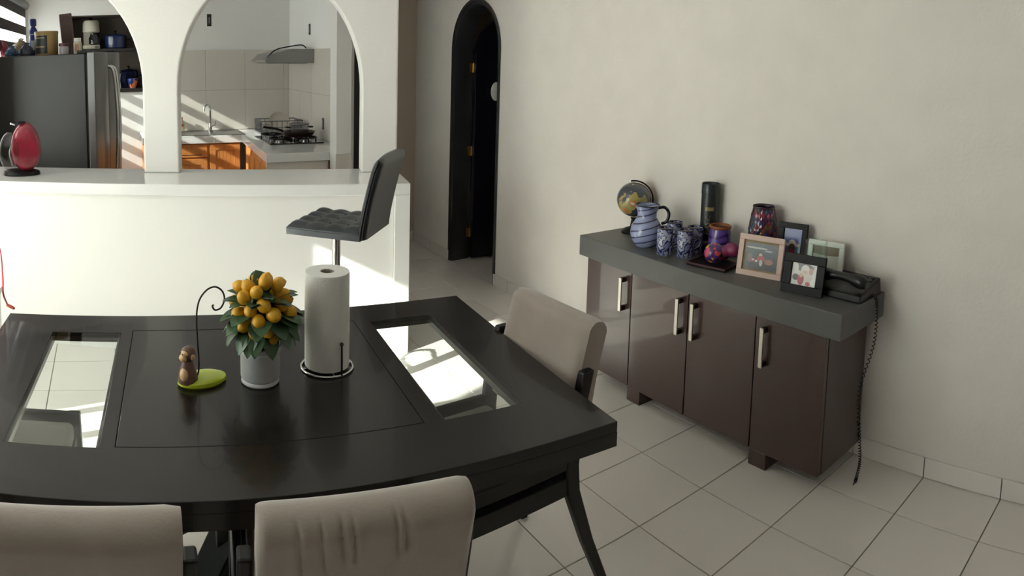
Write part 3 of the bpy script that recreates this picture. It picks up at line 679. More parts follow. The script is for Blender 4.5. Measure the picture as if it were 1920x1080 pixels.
# picture frames (local: picture faces -y, x to the viewer's right, lean back)
def frame(name, label, loc, rz, w_, h, b, mt, pic, lean=14, matb=None, depth=0.016):
    f = thing(name, label, 'picture frame', loc, rz, 'photo frames on the sideboard')
    tilt = Matrix.Rotation(math.radians(-lean), 4, 'X')
    fm = MB(); a = w_ / 2
    fm.box(-a, 0, 0, a, depth, b, tilt).box(-a, 0, h - b, a, depth, h, tilt).box(-a, 0, b, -a + b, depth, h - b, tilt).box(a - b, 0, b, a, depth, h - b, tilt)
    fm.build('moulding', mt, f, bevel=0.002)
    rx = (math.radians(-lean), 0, 0)
    ctr = tilt @ Vector((0, depth * 0.55, h / 2))
    if matb:
        MB().box(-a + b, -0.0005, -h / 2 + b, a - b, 0.003, h / 2 - b).build('mount', matb, f, loc=ctr, rot=rx)
        ins = min(w_, h) * 0.055; ctr2 = tilt @ Vector((0, depth * 0.55 - 0.001, h / 2))
        MB().box(-a + b + ins, -0.001, -h / 2 + b + ins * 0.6, a - b - ins * 0.3, 0.0, h / 2 - b - ins).build('photograph', pic, f, loc=ctr2, rot=rx)
    else:
        MB().box(-a + b, -0.0005, -h / 2 + b, a - b, 0.003, h / 2 - b).build('photograph', pic, f, loc=ctr, rot=rx)
    s0 = tilt @ Vector((0, depth, h * 0.72)); foot = Vector((0, s0.y + h * 0.15, 0.002))
    MB().tube([s0, foot], 0.004, 6).build('easel_strut', M_IRON, f)
    return f
pic1 = printmat('photo_people_dark', (58, 60, 62), [(-0.02, 0.034, 0.05, 0.004, (176, 176, 170)), (0.035, 0.026, 0.02, 0.004, (150, 150, 150)), (-0.05, -0.012, 0.012, 0.02, (98, 92, 88)), (0.0, 0.004, 0.008, 0.009, (196, 160, 140)), (0.002, -0.010, 0.018, 0.012, (176, 52, 60)), (0.004, -0.028, 0.008, 0.014, (190, 186, 180)), (-0.036, -0.02, 0.012, 0.007, (170, 60, 60)), (-0.034, -0.017, 0.007, 0.003, (226, 220, 214)), (0.04, -0.02, 0.02, 0.012, (156, 110, 92)), (-0.018, -0.022, 0.006, 0.005, (224, 220, 212))], 0.25, 0.35, 120)
pic2 = printmat('photo_people_light', (206, 202, 198), [(-0.01, 0.03, 0.05, 0.016, (92, 90, 92)), (-0.042, 0.018, 0.016, 0.03, (216, 212, 206)), (0.004, 0.020, 0.019, 0.019, (222, 214, 206)), (0.004, 0.010, 0.012, 0.008, (206, 170, 150)), (0.030, 0.016, 0.010, 0.013, (190, 150, 132)), (0.05, 0.0, 0.012, 0.035, (224, 220, 214)), (-0.035, -0.014, 0.014, 0.013, (58, 54, 56)), (-0.012, -0.020, 0.014, 0.022, (168, 48, 62)), (-0.012, -0.004, 0.008, 0.008, (206, 168, 148)), (0.018, -0.016, 0.016, 0.018, (216, 200, 186)), (0.02, -0.035, 0.01, 0.008, (180, 60, 60)), (0.045, -0.028, 0.014, 0.016, (230, 226, 220))], 0.25, 0.15, 150)
pic3 = printmat('photo_person_hat', (96, 104, 160), [(0.03, -0.03, 0.03, 0.05, (70, 120, 140)), (0.0, 0.020, 0.034, 0.010, (196, 190, 180)), (0.0, 0.028, 0.017, 0.014, (206, 200, 190)), (0.0, 0.006, 0.016, 0.018, (86, 66, 58)), (0.0, -0.035, 0.027, 0.032, (160, 44, 54))], 0.25)
M_PINK = mat('pink_wood', (212, 184, 172), 0.5)
def pair(u0, v0, u1, v1, X0, X1):
    A, B = onx(u0, v0, X0), onx(u1, v1, X1); d = B - A
    return (A + B) / 2, math.atan2(d.y, d.x), d.length
c_, r_, l_ = pair(1379, 507, 1463, 522, 2.375, 2.425)
frame('picture_frame', 'pink wooden picture frame with a dark group photo', c_, r_, l_, 0.178, 0.024, M_PINK, pic1, 10, mat('frame_mount', (150, 130, 100), 0.8))
c_, r_, l_ = pair(1463, 538, 1540, 556, 2.320, 2.352)
frame('picture_frame', 'black square picture frame with a bright family photo, front of the row', c_, r_, l_, 0.160, 0.036, M_IRON, pic2, 12)
c_, r_, l_ = pair(1452, 470, 1508, 478, 2.50, 2.535)
frame('picture_frame', 'black picture frame with a red-shirted figure, behind the pink frame', c_, r_, 0.135, 0.232, 0.026, M_IRON, pic3, 10)
c_, r_, l_ = pair(1510, 508, 1576, 520, 2.515, 2.545)
frame('picture_frame', 'white picture frame behind the glass and the telephone', c_, r_, 0.165, 0.180, 0.022, M_WHITE, printmat('photo_plain', (214, 210, 202), [(0.0, 0.05, 0.09, 0.022, (138, 124, 100))], 0.4), 7)
# hurricane glass
p = onx(1529, 490, 2.435)
hg = thing('hurricane_glass', 'clear glass cylinder vase in front of the white frame', 'glass', p)
MB().lathe([(0.044, 0), (0.047, 0.004), (0.050, 0.06), (0.050, 0.13), (0.044, 0.19), (0.046, 0.205), (0.0445, 0.205), (0.0425, 0.19), (0.0485, 0.13), (0.0485, 0.06), (0.045, 0.008), (0.001, 0.006)], 36, cap=False).build('glass_body', M_GLASS, hg, smooth=60)
# telephone
a_, b_ = onx(1572, 530, 2.47), onx(1652, 540, 2.47)
p = p_tel = Vector((2.488, 1.316, ST))
M_PHONE = mat('phone_black', (18, 19, 21), 0.28, spec=0.4)
tp = thing('telephone', 'black corded desk telephone at the near end of the sideboard', 'telephone', p)
MB().add([(-0.095, -0.105, 0), (0.095, -0.105, 0), (0.095, 0.105, 0), (-0.095, 0.105, 0), (-0.09, -0.10, 0.028), (0.09, -0.10, 0.066), (0.09, 0.10, 0.066), (-0.09, 0.10, 0.028)], [(0, 3, 2, 1), (4, 5, 6, 7), (0, 1, 5, 4), (1, 2, 6, 5), (2, 3, 7, 6), (3, 0, 4, 7)]).build('phone_base', M_PHONE, tp, bevel=0.006)
hs = [(-0.055, -0.112 + 0.235 * i / 12, 0.070 + 0.014 * math.sin(PI * i / 12)) for i in range(13)]
MB().tube(hs, [0.018, 0.027, 0.028, 0.024, 0.019, 0.017, 0.017, 0.017, 0.019, 0.024, 0.028, 0.027, 0.018], 14).build('handset', M_PHONE, tp, smooth=True)
km = MB().box(-0.006, -0.008, 0, 0.006, 0.008, 0.006).mesh('key', mat('phone_key', (52, 54, 56), 0.4))
for i in range(4):
    for j in range(3): link('key', km, tp, loc=(-0.005 + i * 0.025, -0.075 + j * 0.03, 0.0455 + (-0.005 + i * 0.025) * 0.211), rot=(0, -0.208, 0), bevel=0.0015)
bx('display', 0.01, 0.03, 0.046, 0.05, 0.085, 0.060, mat('phone_screen', (70, 78, 72), 0.2), tp)
# curly cord hanging down the end of the sideboard
A1 = [Vector((2.50, 1.235, ST + 0.012)), Vector((2.50, 1.205, ST + 0.012)), Vector((2.50, 1.188, ST - 0.03)), Vector((2.50, 1.19, 0.55)), Vector((2.492, 1.235, 0.35)), Vector((2.485, 1.22, 0.18)), Vector((2.47, 1.20, 0.07)), Vector((2.43, 1.19, 0.018)), Vector((2.395, 1.185, 0.008))]
ax = curve_pts(A1, 30); pts = []
for i, q in enumerate(ax):
    t_ = (ax[min(i + 1, len(ax) - 1)] - ax[max(i - 1, 0)]).normalized(); u_ = t_.cross(Vector((1, 0.2, 0.1))).normalized(); v_ = t_.cross(u_)
    rr = 0.0055 if 40 < i < 222 else 0.001
    for s_ in range(4):
        an = (i * 4 + s_) * 2 * PI / 12; qq = q + (ax[min(i + 1, len(ax) - 1)] - q) * (s_ / 4); pts.append(qq + (u_ * math.cos(an) + v_ * math.sin(an)) * rr)
inv = Matrix.Translation(p_tel).inverted()
cd = MB().tube([inv @ q for q in pts], 0.0018, 5).build('coiled_cord', M_PHONE, tp, smooth=True)

# ------------------------------------------------------------------ bar stool
stl = thing('bar_stool', 'black quilted leather bar stool on a chrome post by the white bar', 'stool', (1.03, 3.02, 0), math.radians(49))
SZ = 0.875
def seat_fn(i, j):
    x = -0.19 + 0.38 * i / 40; y = -0.19 + 0.36 * j / 40
    cx, cy = ((i / 40 * 4) % 1) - 0.5, ((j / 40 * 4) % 1) - 0.5
    q = max(abs(cx), abs(cy)) * 2
    edge = max(0, (max(abs(i - 20), abs(j - 20)) - 17) / 3)
    return (x, y, SZ + 0.012 * math.cos(cx * PI) * math.cos(cy * PI) - 0.02 * edge ** 2 + 0.01 * (j / 40 - 0.5) ** 2)
se = MB().grid(seat_fn, 41, 41); 
se.box(-0.188, -0.188, SZ - 0.045, 0.188, 0.168, SZ - 0.012)
sto = se.build('seat', M_LEATHER, stl, smooth=60)
bt = MB().ball((0, 0, 0), (0.007, 0.007, 0.004), 8, 6).mesh('button', M_LEATHER, True)
for i in range(1, 4):
    for j in range(1, 4): link('button', bt, sto, loc=(-0.19 + i * 0.095, -0.19 + j * 0.09, SZ + 0.001))
# backrest rises from the rear edge (local -y), padded slab with a soft top
def back_fn(side):
    def fn(i, j):
        x = -0.185 + 0.37 * i / 24; t = j / 24
        z = SZ - 0.04 + 0.375 * t; y = -0.185 - 0.085 * t ** 1.3
        e = max(abs(i / 12 - 1), 0); soft = (1 - max(0, (e - 0.8) / 0.2) ** 2 * 0.6) * (1 - max(0, (t - 0.88) / 0.12) ** 2 * 0.8)
        z -= 0.02 * max(0, t - 0.8) / 0.2 * e ** 3
        return (x, y + side * 0.024 * soft, z)
    return fn
bkm = MB().grid(back_fn(1), 25, 25).grid(back_fn(-1), 25, 25)
def strip(fi):
    f1, f2 = back_fn(1), back_fn(-1)
    return [(f1(*k), f2(*k)) for k in fi]
edge = [(0, j) for j in range(25)] + [(i, 24) for i in range(1, 25)] + [(24, j) for j in range(23, -1, -1)] + [(i, 0) for i in range(23, 0, -1)]
st_ = strip(edge); n = len(st_)
bkm.add([a for a, b in st_] + [b for a, b in st_], [(i, (i + 1) % n, n + (i + 1) % n, n + i) for i in range(n)])
bko = bkm.build('backrest', M_LEATHER, stl, smooth=70)
MB().tube([Vector(back_fn(-1)(0, j)) * 0.5 + Vector(back_fn(1)(0, j)) * 0.5 + Vector((-0.003, 0, 0)) for j in range(25)], 0.004, 6).build('piping', M_LEATHER, bko, smooth=True)
MB().tube([(0, 0, 0.28), (0, 0, SZ - 0.06)], 0.021, 20).build('gas_post', M_CHROME, stl, smooth=40)
MB().tube([(0, 0, 0.02), (0, 0, 0.42)], 0.031, 20).build('outer_post', M_CHROME, stl, smooth=40)
MB().lathe([(0.20, 0), (0.20, 0.006), (0.17, 0.016), (0.06, 0.03), (0.035, 0.05)], 40).build('base', M_CHROME, stl, smooth=40)
bx('seat_plate', -0.09, -0.09, SZ - 0.062, 0.09, 0.09, SZ - 0.045, M_IRON, stl)
MB().tube([(0.02, 0, SZ - 0.07), (0.12, -0.06, SZ - 0.075), (0.16, -0.08, SZ - 0.075)], 0.005, 8).build('lift_lever', M_IRON, stl)
MB().tube([(0.13 * math.cos(a), 0.05 + 0.13 * math.sin(a), 0.33) for a in [PI * k / 12 for k in range(13)]] , 0.009, 8).tube([(-0.13, 0.05, 0.33), (0, 0, 0.33)], 0.009, 8).tube([(0.13, 0.05, 0.33), (0, 0, 0.33)], 0.009, 8).build('footrest', M_CHROME, stl, smooth=True)

# ------------------------------------------------------------------ hall: arched black door, dark door at the hall end
fr = thing('door_1', 'black arched door frame with the door standing open', 'door'); del fr['category']; struct(fr)
def archpath(r, off, zb=0.0):
    return [(dc - (r + off), zb), (dc - (r + off), DSP)] + [(dc - (r + off) * math.cos(PI * k / 24), DSP + (r * 1.06 + off) * math.sin(PI * k / 24)) for k in range(1, 24)] + [(dc + r + off, DSP), (dc + r + off, zb)]
def archband(o_out, o_in, x0, x1):
    a, b = archpath(dr, o_out), archpath(dr, o_in); n = len(a); mb = MB()
    vs = [(x0, y, z) for y, z in a] + [(x0, y, z) for y, z in b] + [(x1, y, z) for y, z in a] + [(x1, y, z) for y, z in b]; fs = []
    for i in range(n - 1):
        fs += [(i, i + 1, n + i + 1, n + i), (2 * n + i, 3 * n + i, 3 * n + i + 1, 2 * n + i + 1), (i, 2 * n + i, 2 * n + i + 1, i + 1), (n + i, n + i + 1, 3 * n + i + 1, 3 * n + i)]
    fs += [(0, n, 3 * n, 2 * n), (n - 1, 3 * n - 1, 4 * n - 1, 2 * n - 1)]
    return mb.add(vs, fs)
archband(0.012, -0.012, XW - 0.010, XW + 0.002).build('casing', M_DOOR, fr)
archband(-0.0005, -0.03, XW + 0.002, XW + 0.085).build('jamb', M_DOOR, fr, smooth=30)
archband(-0.0005, -0.02, XW + 0.087, XW + 0.165).build('door_stop', M_DOOR, fr, smooth=30)
# open leaf hinged on the far jamb, swung into the room
ly = DY1 - 0.065; lw = 0.64; lt = 1.66
lp = [(0, 0.012), (lw, 0.012), (lw, lt)] + [(lw / 2 + lw / 2 * math.cos(PI * k / 20), lt + lw / 2 * math.sin(PI * k / 20)) for k in range(1, 20)] + [(0, lt)]
lf = MB().prism(lp, lambda a, b, h: (XW + 0.172 + a, h, b), ly, ly + 0.04).build('door_leaf', M_LEAFD, fr, bevel=0.003)
for z in (0.18, 0.85, 1.52): 
    MB().box(XW + 0.14, DY1 - 0.026, z, XW + 0.172, DY1 - 0.020, z + 0.075).tube([(XW + 0.170, DY1 - 0.028, z), (XW + 0.170, DY1 - 0.028, z + 0.075)], 0.006, 8).build('hinge', M_BRASS, fr)
MB().lathe([(0.001, -0.012), (0.05, -0.012), (0.055, -0.006), (0.05, 0.0), (0.001, 0.0)], 24, cap=False, sy=1.5).build('white_plaque', M_WHITE, lf, smooth=True, loc=(XW + 0.365, ly - 0.001, 1.37), rot=(PI / 2, 0, 0))
d2 = struct(bx('door_2', 1.95, YH - 0.03, 0.01, 2.40, YH - 0.002, 2.1, mat('door_dark', (34, 29, 26), 0.5)), 'dark door at the end of the hall behind the arch pillar')
MB().ball((2.34, YH - 0.05, 1.0), 0.025, 12, 8).build('door_knob', M_BRASS, d2, smooth=True)

# ------------------------------------------------------------------ kitchen shell
XKL, XKR = -0.82, 1.84
KWY0, KWY1, KWZ0, KWZ1 = 5.03, 6.75, 1.05, 2.18      # kitchen window in its left wall
kl = MB().box(XKL - 0.12, 4.56, 0, XKL, KWY0, ZC).box(XKL - 0.12, KWY1, 0, XKL, YK, ZC).box(XKL - 0.12, KWY0, 0, XKL, KWY1, KWZ0).box(XKL - 0.12, KWY0, KWZ1, XKL, KWY1, ZC)
struct(kl.build('wall_kitchen_left', M_WALLK), 'white kitchen wall with the blind window beside the fridge')
w2 = MB().box(XKL - 0.09, KWY0, KWZ0, XKL - 0.05, KWY0 + 0.04, KWZ1).box(XKL - 0.09, KWY1 - 0.04, KWZ0, XKL - 0.05, KWY1, KWZ1).box(XKL - 0.09, KWY0 + 0.04, KWZ0, XKL - 0.05, KWY1 - 0.04, KWZ0 + 0.04).box(XKL - 0.09, KWY0 + 0.04, KWZ1 - 0.04, XKL - 0.05, KWY1 - 0.04, KWZ1).build('window_2', M_WHITE)
struct(w2, 'white framed kitchen window behind the striped blind')
bx('pane', XKL - 0.072, KWY0 + 0.04, KWZ0 + 0.04, XKL - 0.068, KWY1 - 0.04, KWZ1 - 0.04, M_GLASS, w2)
# back wall with the shelf niche
NX0, NX1, NZ0, NZ1 = -0.40, 0.56, 1.30, 2.065
bk = MB().box(XKL - 0.12, YK, 0, NX0, YK + 0.4, ZC).box(NX1, YK, 0, 2.0, YK + 0.4, ZC).box(NX0, YK, 0, NX1, YK + 0.4, NZ0).box(NX0, YK, NZ1, NX1, YK + 0.4, ZC).box(NX0, YK + 0.36, NZ0, NX1, YK + 0.4, NZ1)
struct(bk.build('wall_kitchen_back', M_WALLK), 'white kitchen back wall with a shelf niche')
struct(bx('wall_kitchen_right', XKR, 5.05, 0, XKR + 0.022, YK, ZC, M_WALLK), 'white kitchen wall behind the stove')
pil = struct(bx('wall_kitchen_pillar', 1.668, 4.90, 0, 1.785, 5.05, ZC, M_WALLK), 'white pillar at the end of the stove counter')
bx('pillar_wainscot', 1.664, 4.892, 0, 1.789, 4.90, 0.90, M_SPLASH, pil)
# backsplash tiles
sp1 = struct(bx('trim_1', 0.57, YK - 0.004, 0.90, XKR, YK, 1.70, M_GROUT), 'grey tile backsplash behind the sink')
x = 0.57
while x < XKR - 0.03:
    for zz in (0.902, 1.302):
        bx('splash_tile', x + 0.0008, YK - 0.012, zz, min(x + 0.40, XKR - 0.012) - 0.0008, YK - 0.003, zz + 0.3985, M_SPLASH, sp1, 0.001)
    x += 0.40
sp2 = struct(bx('trim_2', XKR - 0.004, 5.06, 0.90, XKR, YK - 0.012, 1.70, M_GROUT), 'grey tile backsplash behind the stove')
y = YK - 0.012
while y > 5.1:
    for zz in (0.902, 1.302):
        bx('splash_tile', XKR - 0.012, max(y - 0.40, 5.06) + 0.0008, zz, XKR - 0.003, y - 0.0008, zz + 0.3985, M_SPLASH, sp2, 0.001)
    y -= 0.40
# wall boxes
M_OUT = mat('outlet_dark', (52, 48, 44), 0.5)
def outlet(loc, axis, h, lab, open_=False):
    t = thing('wall_outlet', lab, 'outlet', loc, 0 if axis == 'y' else math.radians(-90), 'wall outlet boxes in the kitchen')
    bx('plate', -0.022, -0.006, -h / 2, 0.022, 0, h / 2, M_OUT, t, 0.002); bx('insert', -0.008, -0.009, -h / 4, 0.008, -0.0061, h / 4, M_STEEL, t)
outlet(aty(392, 38, YK - 0.0005), 'y', 0.12, 'narrow dark outlet box high on the wall over the sink')
outlet(atx(581, 55, XKR - 0.0005), 'x', 0.10, 'dark outlet box on the wall above the range hood')
outlet(atx(606, 232, XKR - 0.0125), 'x', 0.10, 'dark outlet on the tiles right of the stove')

# ------------------------------------------------------------------ zebra blind
bl = thing('zebra_blind', 'zebra roller blind with dark and sheer bands in the kitchen window', 'blind', (XKL + 0.03, KWY0 - 0.05, 0))
L_ = KWY1 - KWY0 + 0.10
M_BAND = mat('blind_dark', (58, 52, 50), 0.8); M_SHEER = sheermat('blind_sheer')
MB().lathe([(0.042, 0), (0.042, L_)], 20, M=Matrix.Translation((0.0, 0, 2.175)) @ Matrix.Rotation(-PI / 2, 4, 'X')).build('cassette', mat('cassette_grey', (60, 60, 60), 0.35), bl, smooth=40)
z = 2.14; k = 0
while z > KWZ0 - 0.05:
    bx('blind_band' if k % 2 == 0 else 'sheer_band', -0.001, 0.01, z - 0.085, 0.001, L_ - 0.01, z, M_BAND if k % 2 == 0 else M_SHEER, bl); z -= 0.085; k += 1
MB().tube([(0, 0.01, z), (0, L_ - 0.01, z)], 0.012, 10).build('bottom_bar', M_BAND, bl, smooth=True)
MB().tube([(0.03, L_ + 0.005, 2.2), (0.03, L_ + 0.005, 1.45), (0.03, L_ + 0.02, 1.43), (0.03, L_ + 0.035, 1.45), (0.03, L_ + 0.035, 2.2)], 0.0025, 6).build('pull_chain', M_WHITE, bl)

# ------------------------------------------------------------------ fridge (turned with the bar)
FS0, FS1, FT0, FT1, FZ = -2.67, -2.0, 0.88, 1.62, 1.672
fg_ = thing('refrigerator', 'dark grey refrigerator with steel door seen from its side', 'refrigerator', K(FS0, FT0), KA)
fw, fd = FS1 - FS0, FT1 - FT0
bx('cabinet', 0, 0, 0.02, fw, fd, FZ, M_FRIDGE, fg_, 0.006)
bx('gasket', fw, 0.01, 0.03, fw + 0.012, fd - 0.01, FZ - 0.01, M_IRON, fg_)
def doorprof(x0, y0, y1, bulge):
    return [(x0, y0), (x0 + 0.055, y0)] + [(x0 + 0.055 + bulge * math.sin(PI * k / 8), y0 + (y1 - y0) * k / 8) for k in range(1, 8)] + [(x0 + 0.055, y1), (x0, y1)]
M_STEELD = mat('steel_dark', (128, 128, 128), 0.28, 0.85)
for (ya, yb) in ((0.0, fd / 2 - 0.003), (fd / 2 + 0.003, fd)):
    d = MB().prism(doorprof(fw + 0.013, ya, yb, 0.018), lambda a, b, h: (a, b, h), 0.62, FZ + 0.008).build('door', M_STEELD, fg_, bevel=0.006)
    hy = yb - 0.035 if ya == 0 else ya + 0.035
    MB().tube(curve_pts([(fw + 0.075, hy, 1.58), (fw + 0.115, hy, 1.54), (fw + 0.135, hy, 1.3), (fw + 0.138, hy, 1.15), (fw + 0.132, hy, 0.95), (fw + 0.115, hy, 0.76), (fw + 0.075, hy, 0.72)], 6), 0.012, 10).build('handle', M_CHROME, d, smooth=True)
    bx('hinge_cover', fw - 0.06, ya + (0.01 if ya == 0 else fd / 2 - 0.10), FZ, fw + 0.05, ya + (0.09 if ya == 0 else fd / 2 - 0.02), FZ + 0.022, M_IRON, fg_, 0.005)
dz = MB().prism(doorprof(fw + 0.013, 0, fd, 0.018), lambda a, b, h: (a, b, h), 0.06, 0.61).build('freezer_drawer', M_STEELD, fg_, bevel=0.006)
MB().tube([(fw + 0.11, 0.1, 0.55), (fw + 0.115, fd / 2, 0.55), (fw + 0.11, fd - 0.1, 0.55)], 0.012, 10).build('handle', M_CHROME, dz, smooth=True)
# things on top of the fridge: (s, t) in bar axes
def FP(u, t_):
    # position on the fridge top along the column u at depth t_
    d = ray(u, 100); e2 = Vector((-math.sin(KA), math.cos(KA), 0)); k = (t_ - (EYE - KO).dot(e2)) / d.dot(e2); q = EYE + d * k
    return Vector((q.x, q.y, FZ))
p = FP(64, 1.16)
bb_ = thing('blue_spray_bottle', 'tall blue bottle with pale label standing on the fridge', 'bottle', p, KA)
MB().lathe([(0.030, 0), (0.032, 0.01), (0.032, 0.18), (0.018, 0.205), (0.014, 0.215)], 20, sy=0.7).build('bottle_body', mat('bottle_blue', (36, 48, 128), 0.35), bb_, smooth=40)
MB().lathe([(0.022, 0.214), (0.024, 0.22), (0.024, 0.262), (0.018, 0.268)], 16).build('cap', mat('cap_blue', (30, 40, 120), 0.35), bb_, smooth=40)
bx('label', -0.014, -0.0245, 0.04, 0.014, -0.0225, 0.11, mat('label_pale', (186, 190, 200), 0.5), bb_)
bx('label_stripe', -0.022, -0.0245, 0.15, 0.022, -0.022, 0.158, mat('label_pale', (186, 190, 200), 0.5), bb_)
p = FP(88, 1.08)
tn = thing('food_tin', 'tan and black supplement tin on the fridge', 'tin', p, KA)
MB().lathe([(0.082, 0), (0.084, 0.003), (0.084, 0.148), (0.086, 0.15), (0.086, 0.166), (0.082, 0.169)], 36).build('tin_body', mat('tin_tan', (150, 122, 78), 0.45), tn, smooth=40)
cylpatch(math.radians(188), math.radians(292), 0.012, 0.138, 0.0846, 12).build('tin_label', mat('tin_black', (30, 30, 28), 0.45), tn, smooth=True)
for z_ in (0.055, 0.118): cylpatch(math.radians(225), math.radians(278), z_, z_ + 0.007, 0.0852, 8).build('label_line', M_GOLD, tn, smooth=True)
p = FP(120, 1.03)
gj = thing('glass_jar', 'small glass jar with dark red lid on the fridge', 'jar', p)
MB().lathe([(0.030, 0), (0.034, 0.004), (0.034, 0.05), (0.030, 0.058)], 20).build('jar_body', mat('jar_glass', (168, 160, 164), 0.2), gj, smooth=40)
MB().lathe([(0.035, 0.058), (0.036, 0.06), (0.036, 0.076), (0.033, 0.079)], 20).build('lid', mat('lid_red', (84, 44, 52), 0.4), gj, smooth=40)
p = FP(146, 1.11)
pb = thing('pill_bottle', 'white pill bottle with pale label on the fridge', 'bottle', p)
MB().lathe([(0.027, 0), (0.029, 0.003), (0.029, 0.078), (0.024, 0.088)], 20).build('bottle_body', mat('pill_white', (212, 204, 178), 0.4), pb, smooth=40)
MB().lathe([(0.025, 0.088), (0.026, 0.09), (0.026, 0.112), (0.024, 0.114)], 20).build('cap', M_WHITE, pb, smooth=40)
cylpatch(math.radians(230), math.radians(290), 0.02, 0.07, 0.0296, 8).build('label', mat('label_rust', (196, 150, 120), 0.5), pb, smooth=True)
p = FP(131, 1.28)
bx_ = thing('cereal_box', 'tall narrow brown carton leaning on the fridge top', 'box', p, KA)
MB().box(-0.042, -0.02, 0, 0.042, 0.02, 0.30, Matrix.Rotation(math.radians(-5), 4, 'Y')).build('carton', mat('carton_brown', (96, 74, 70), 0.6), bx_, bevel=0.002)
MB().box(-0.046, -0.0205, 0.004, -0.0425, 0.0205, 0.296, Matrix.Rotation(math.radians(-5), 4, 'Y')).build('pale_edge', M_WHITE, bx_)
def bag(u, t_, r, col, label, name='snack_bag'):
    p = FP(u, t_); n = 18; rr = random.Random(int(u * 7)); mb = MB()
    off = [[rr.uniform(0.86, 1.12) for _ in range(n)] for _ in range(9)]
    o = thing(name, label, 'bag', p, 0, 'crumpled bags on the fridge')
    def fn(i, j):
        t = j / 8; q = (0.75, 1, 1.05, 1.0, 0.95, 0.85, 0.66, 0.4, 0.12)[j] * off[j][i % n]
        return (r[0] * q * math.cos(2 * PI * i / n), r[1] * q * math.sin(2 * PI * i / n), r[2] * t)
    mb.grid(fn, n, 9, True); mb.f.append(tuple(range(n)))
    mb.build('bag_body', mat(name + str(u), col, 0.4, noise=0.3, nscale=30), o, smooth=25)
    MB().tube([(-0.02, 0, r[2] * 0.96), (0, 0.004, r[2] * 1.06), (0.022, -0.004, r[2] * 1.0)], 0.006, 6).build('twisted_end', mat(name + str(u), col, 0.4), o)
bag(40, 1.24, (0.075, 0.05, 0.125), (150, 130, 98), 'crumpled tan paper bag on the fridge')
bag(22, 1.06, (0.05, 0.045, 0.07), (60, 96, 132), 'small blue plastic bag at the front of the fridge top')
bag(6, 1.16, (0.05, 0.045, 0.115), (150, 50, 66), 'pink and red plastic bag at the left edge on the fridge')
bag(50, 1.02, (0.05, 0.04, 0.085), (62, 66, 80), 'dark grey plastic bag beside the blue bottle')

# ------------------------------------------------------------------ niche shelves and pots
nl = bx('niche_lining', NX0 + 0.001, YK + 0.352, NZ0 + 0.001, NX1 - 0.001, YK + 0.359, NZ1 - 0.001, mat('lining_dark', (92, 84, 76), 0.6)); tag(nl, 'dark board lining the back of the kitchen shelf niche', 'board')
for sx_, xx in ((0, NX0 + 0.001), (1, NX1 - 0.007)): bx('side_board', xx, YK + 0.002, NZ0 + 0.001, xx + 0.006, YK + 0.351, NZ1 - 0.001, mat('lining_dark', (92, 84, 76), 0.6), nl)
bx('top_board', NX0 + 0.008, YK + 0.002, NZ1 - 0.008, NX1 - 0.008, YK + 0.351, NZ1 - 0.001, mat('lining_dark', (92, 84, 76), 0.6), nl)
for (z_, nm, lab) in ((1.70, 'wall_shelf', 'upper dark shelf board in the kitchen niche'), (1.302, 'wall_shelf', 'lower dark shelf board in the kitchen niche')):
    s_ = bx(nm, NX0 + 0.009, YK - 0.02, z_, NX1 - 0.009, YK + 0.350, z_ + 0.035, mat('shelf_dark', (30, 27, 26), 0.5), None, 0.003); tag(s_, lab, 'shelf')
def pot(u, z_, r, h, col, label, lidc=None, dy=0.17, cat='pot', name='cooking_pot'):
    q = aty(u, 100, YK + dy); o = thing(name, label, cat, (q.x, YK + dy, z_ + 0.0355))
    m_ = mat('enamel_%d_%d_%d' % col, col, 0.2, coat=0.4)
    MB().lathe([(r * 0.9, 0), (r, 0.012), (r, h), (r * 1.03, h + 0.004), (r * 0.95, h + 0.004)], 28).build('pot_body', m_, o, smooth=40)
    MB().lathe([(r * 1.02, h + 0.005), (r * 0.9, h + 0.018), (r * 0.3, h + 0.030), (0.001, h + 0.032)], 28).build('lid', mat('lid_%d_%d_%d' % (lidc or col), lidc or col, 0.2, coat=0.4), o, smooth=40)
    MB().tube([(0, 0, h + 0.03), (0, 0, h + 0.045)], 0.006, 8).ball((0, 0, h + 0.052), (0.02, 0.02, 0.011), 12, 8).build('lid_knob', M_IRON, o, smooth=True)
    for sx in (-1, 1): MB().tube(curve_pts([(sx * r * 0.97, -0.03, h * 0.75), (sx * (r + 0.03), -0.025, h * 0.77), (sx * (r + 0.03), 0.025, h * 0.77), (sx * r * 0.97, 0.03, h * 0.75)], 4), 0.005, 6).build('side_handle', M_IRON, o, smooth=True)
    return o
pot(217, 1.70, 0.115, 0.12, (36, 48, 92), 'blue enamel stock pot on the upper niche shelf')
pot(240, 1.302, 0.10, 0.16, (26, 32, 62), 'dark blue enamel pot on the lower niche shelf', dy=0.235)
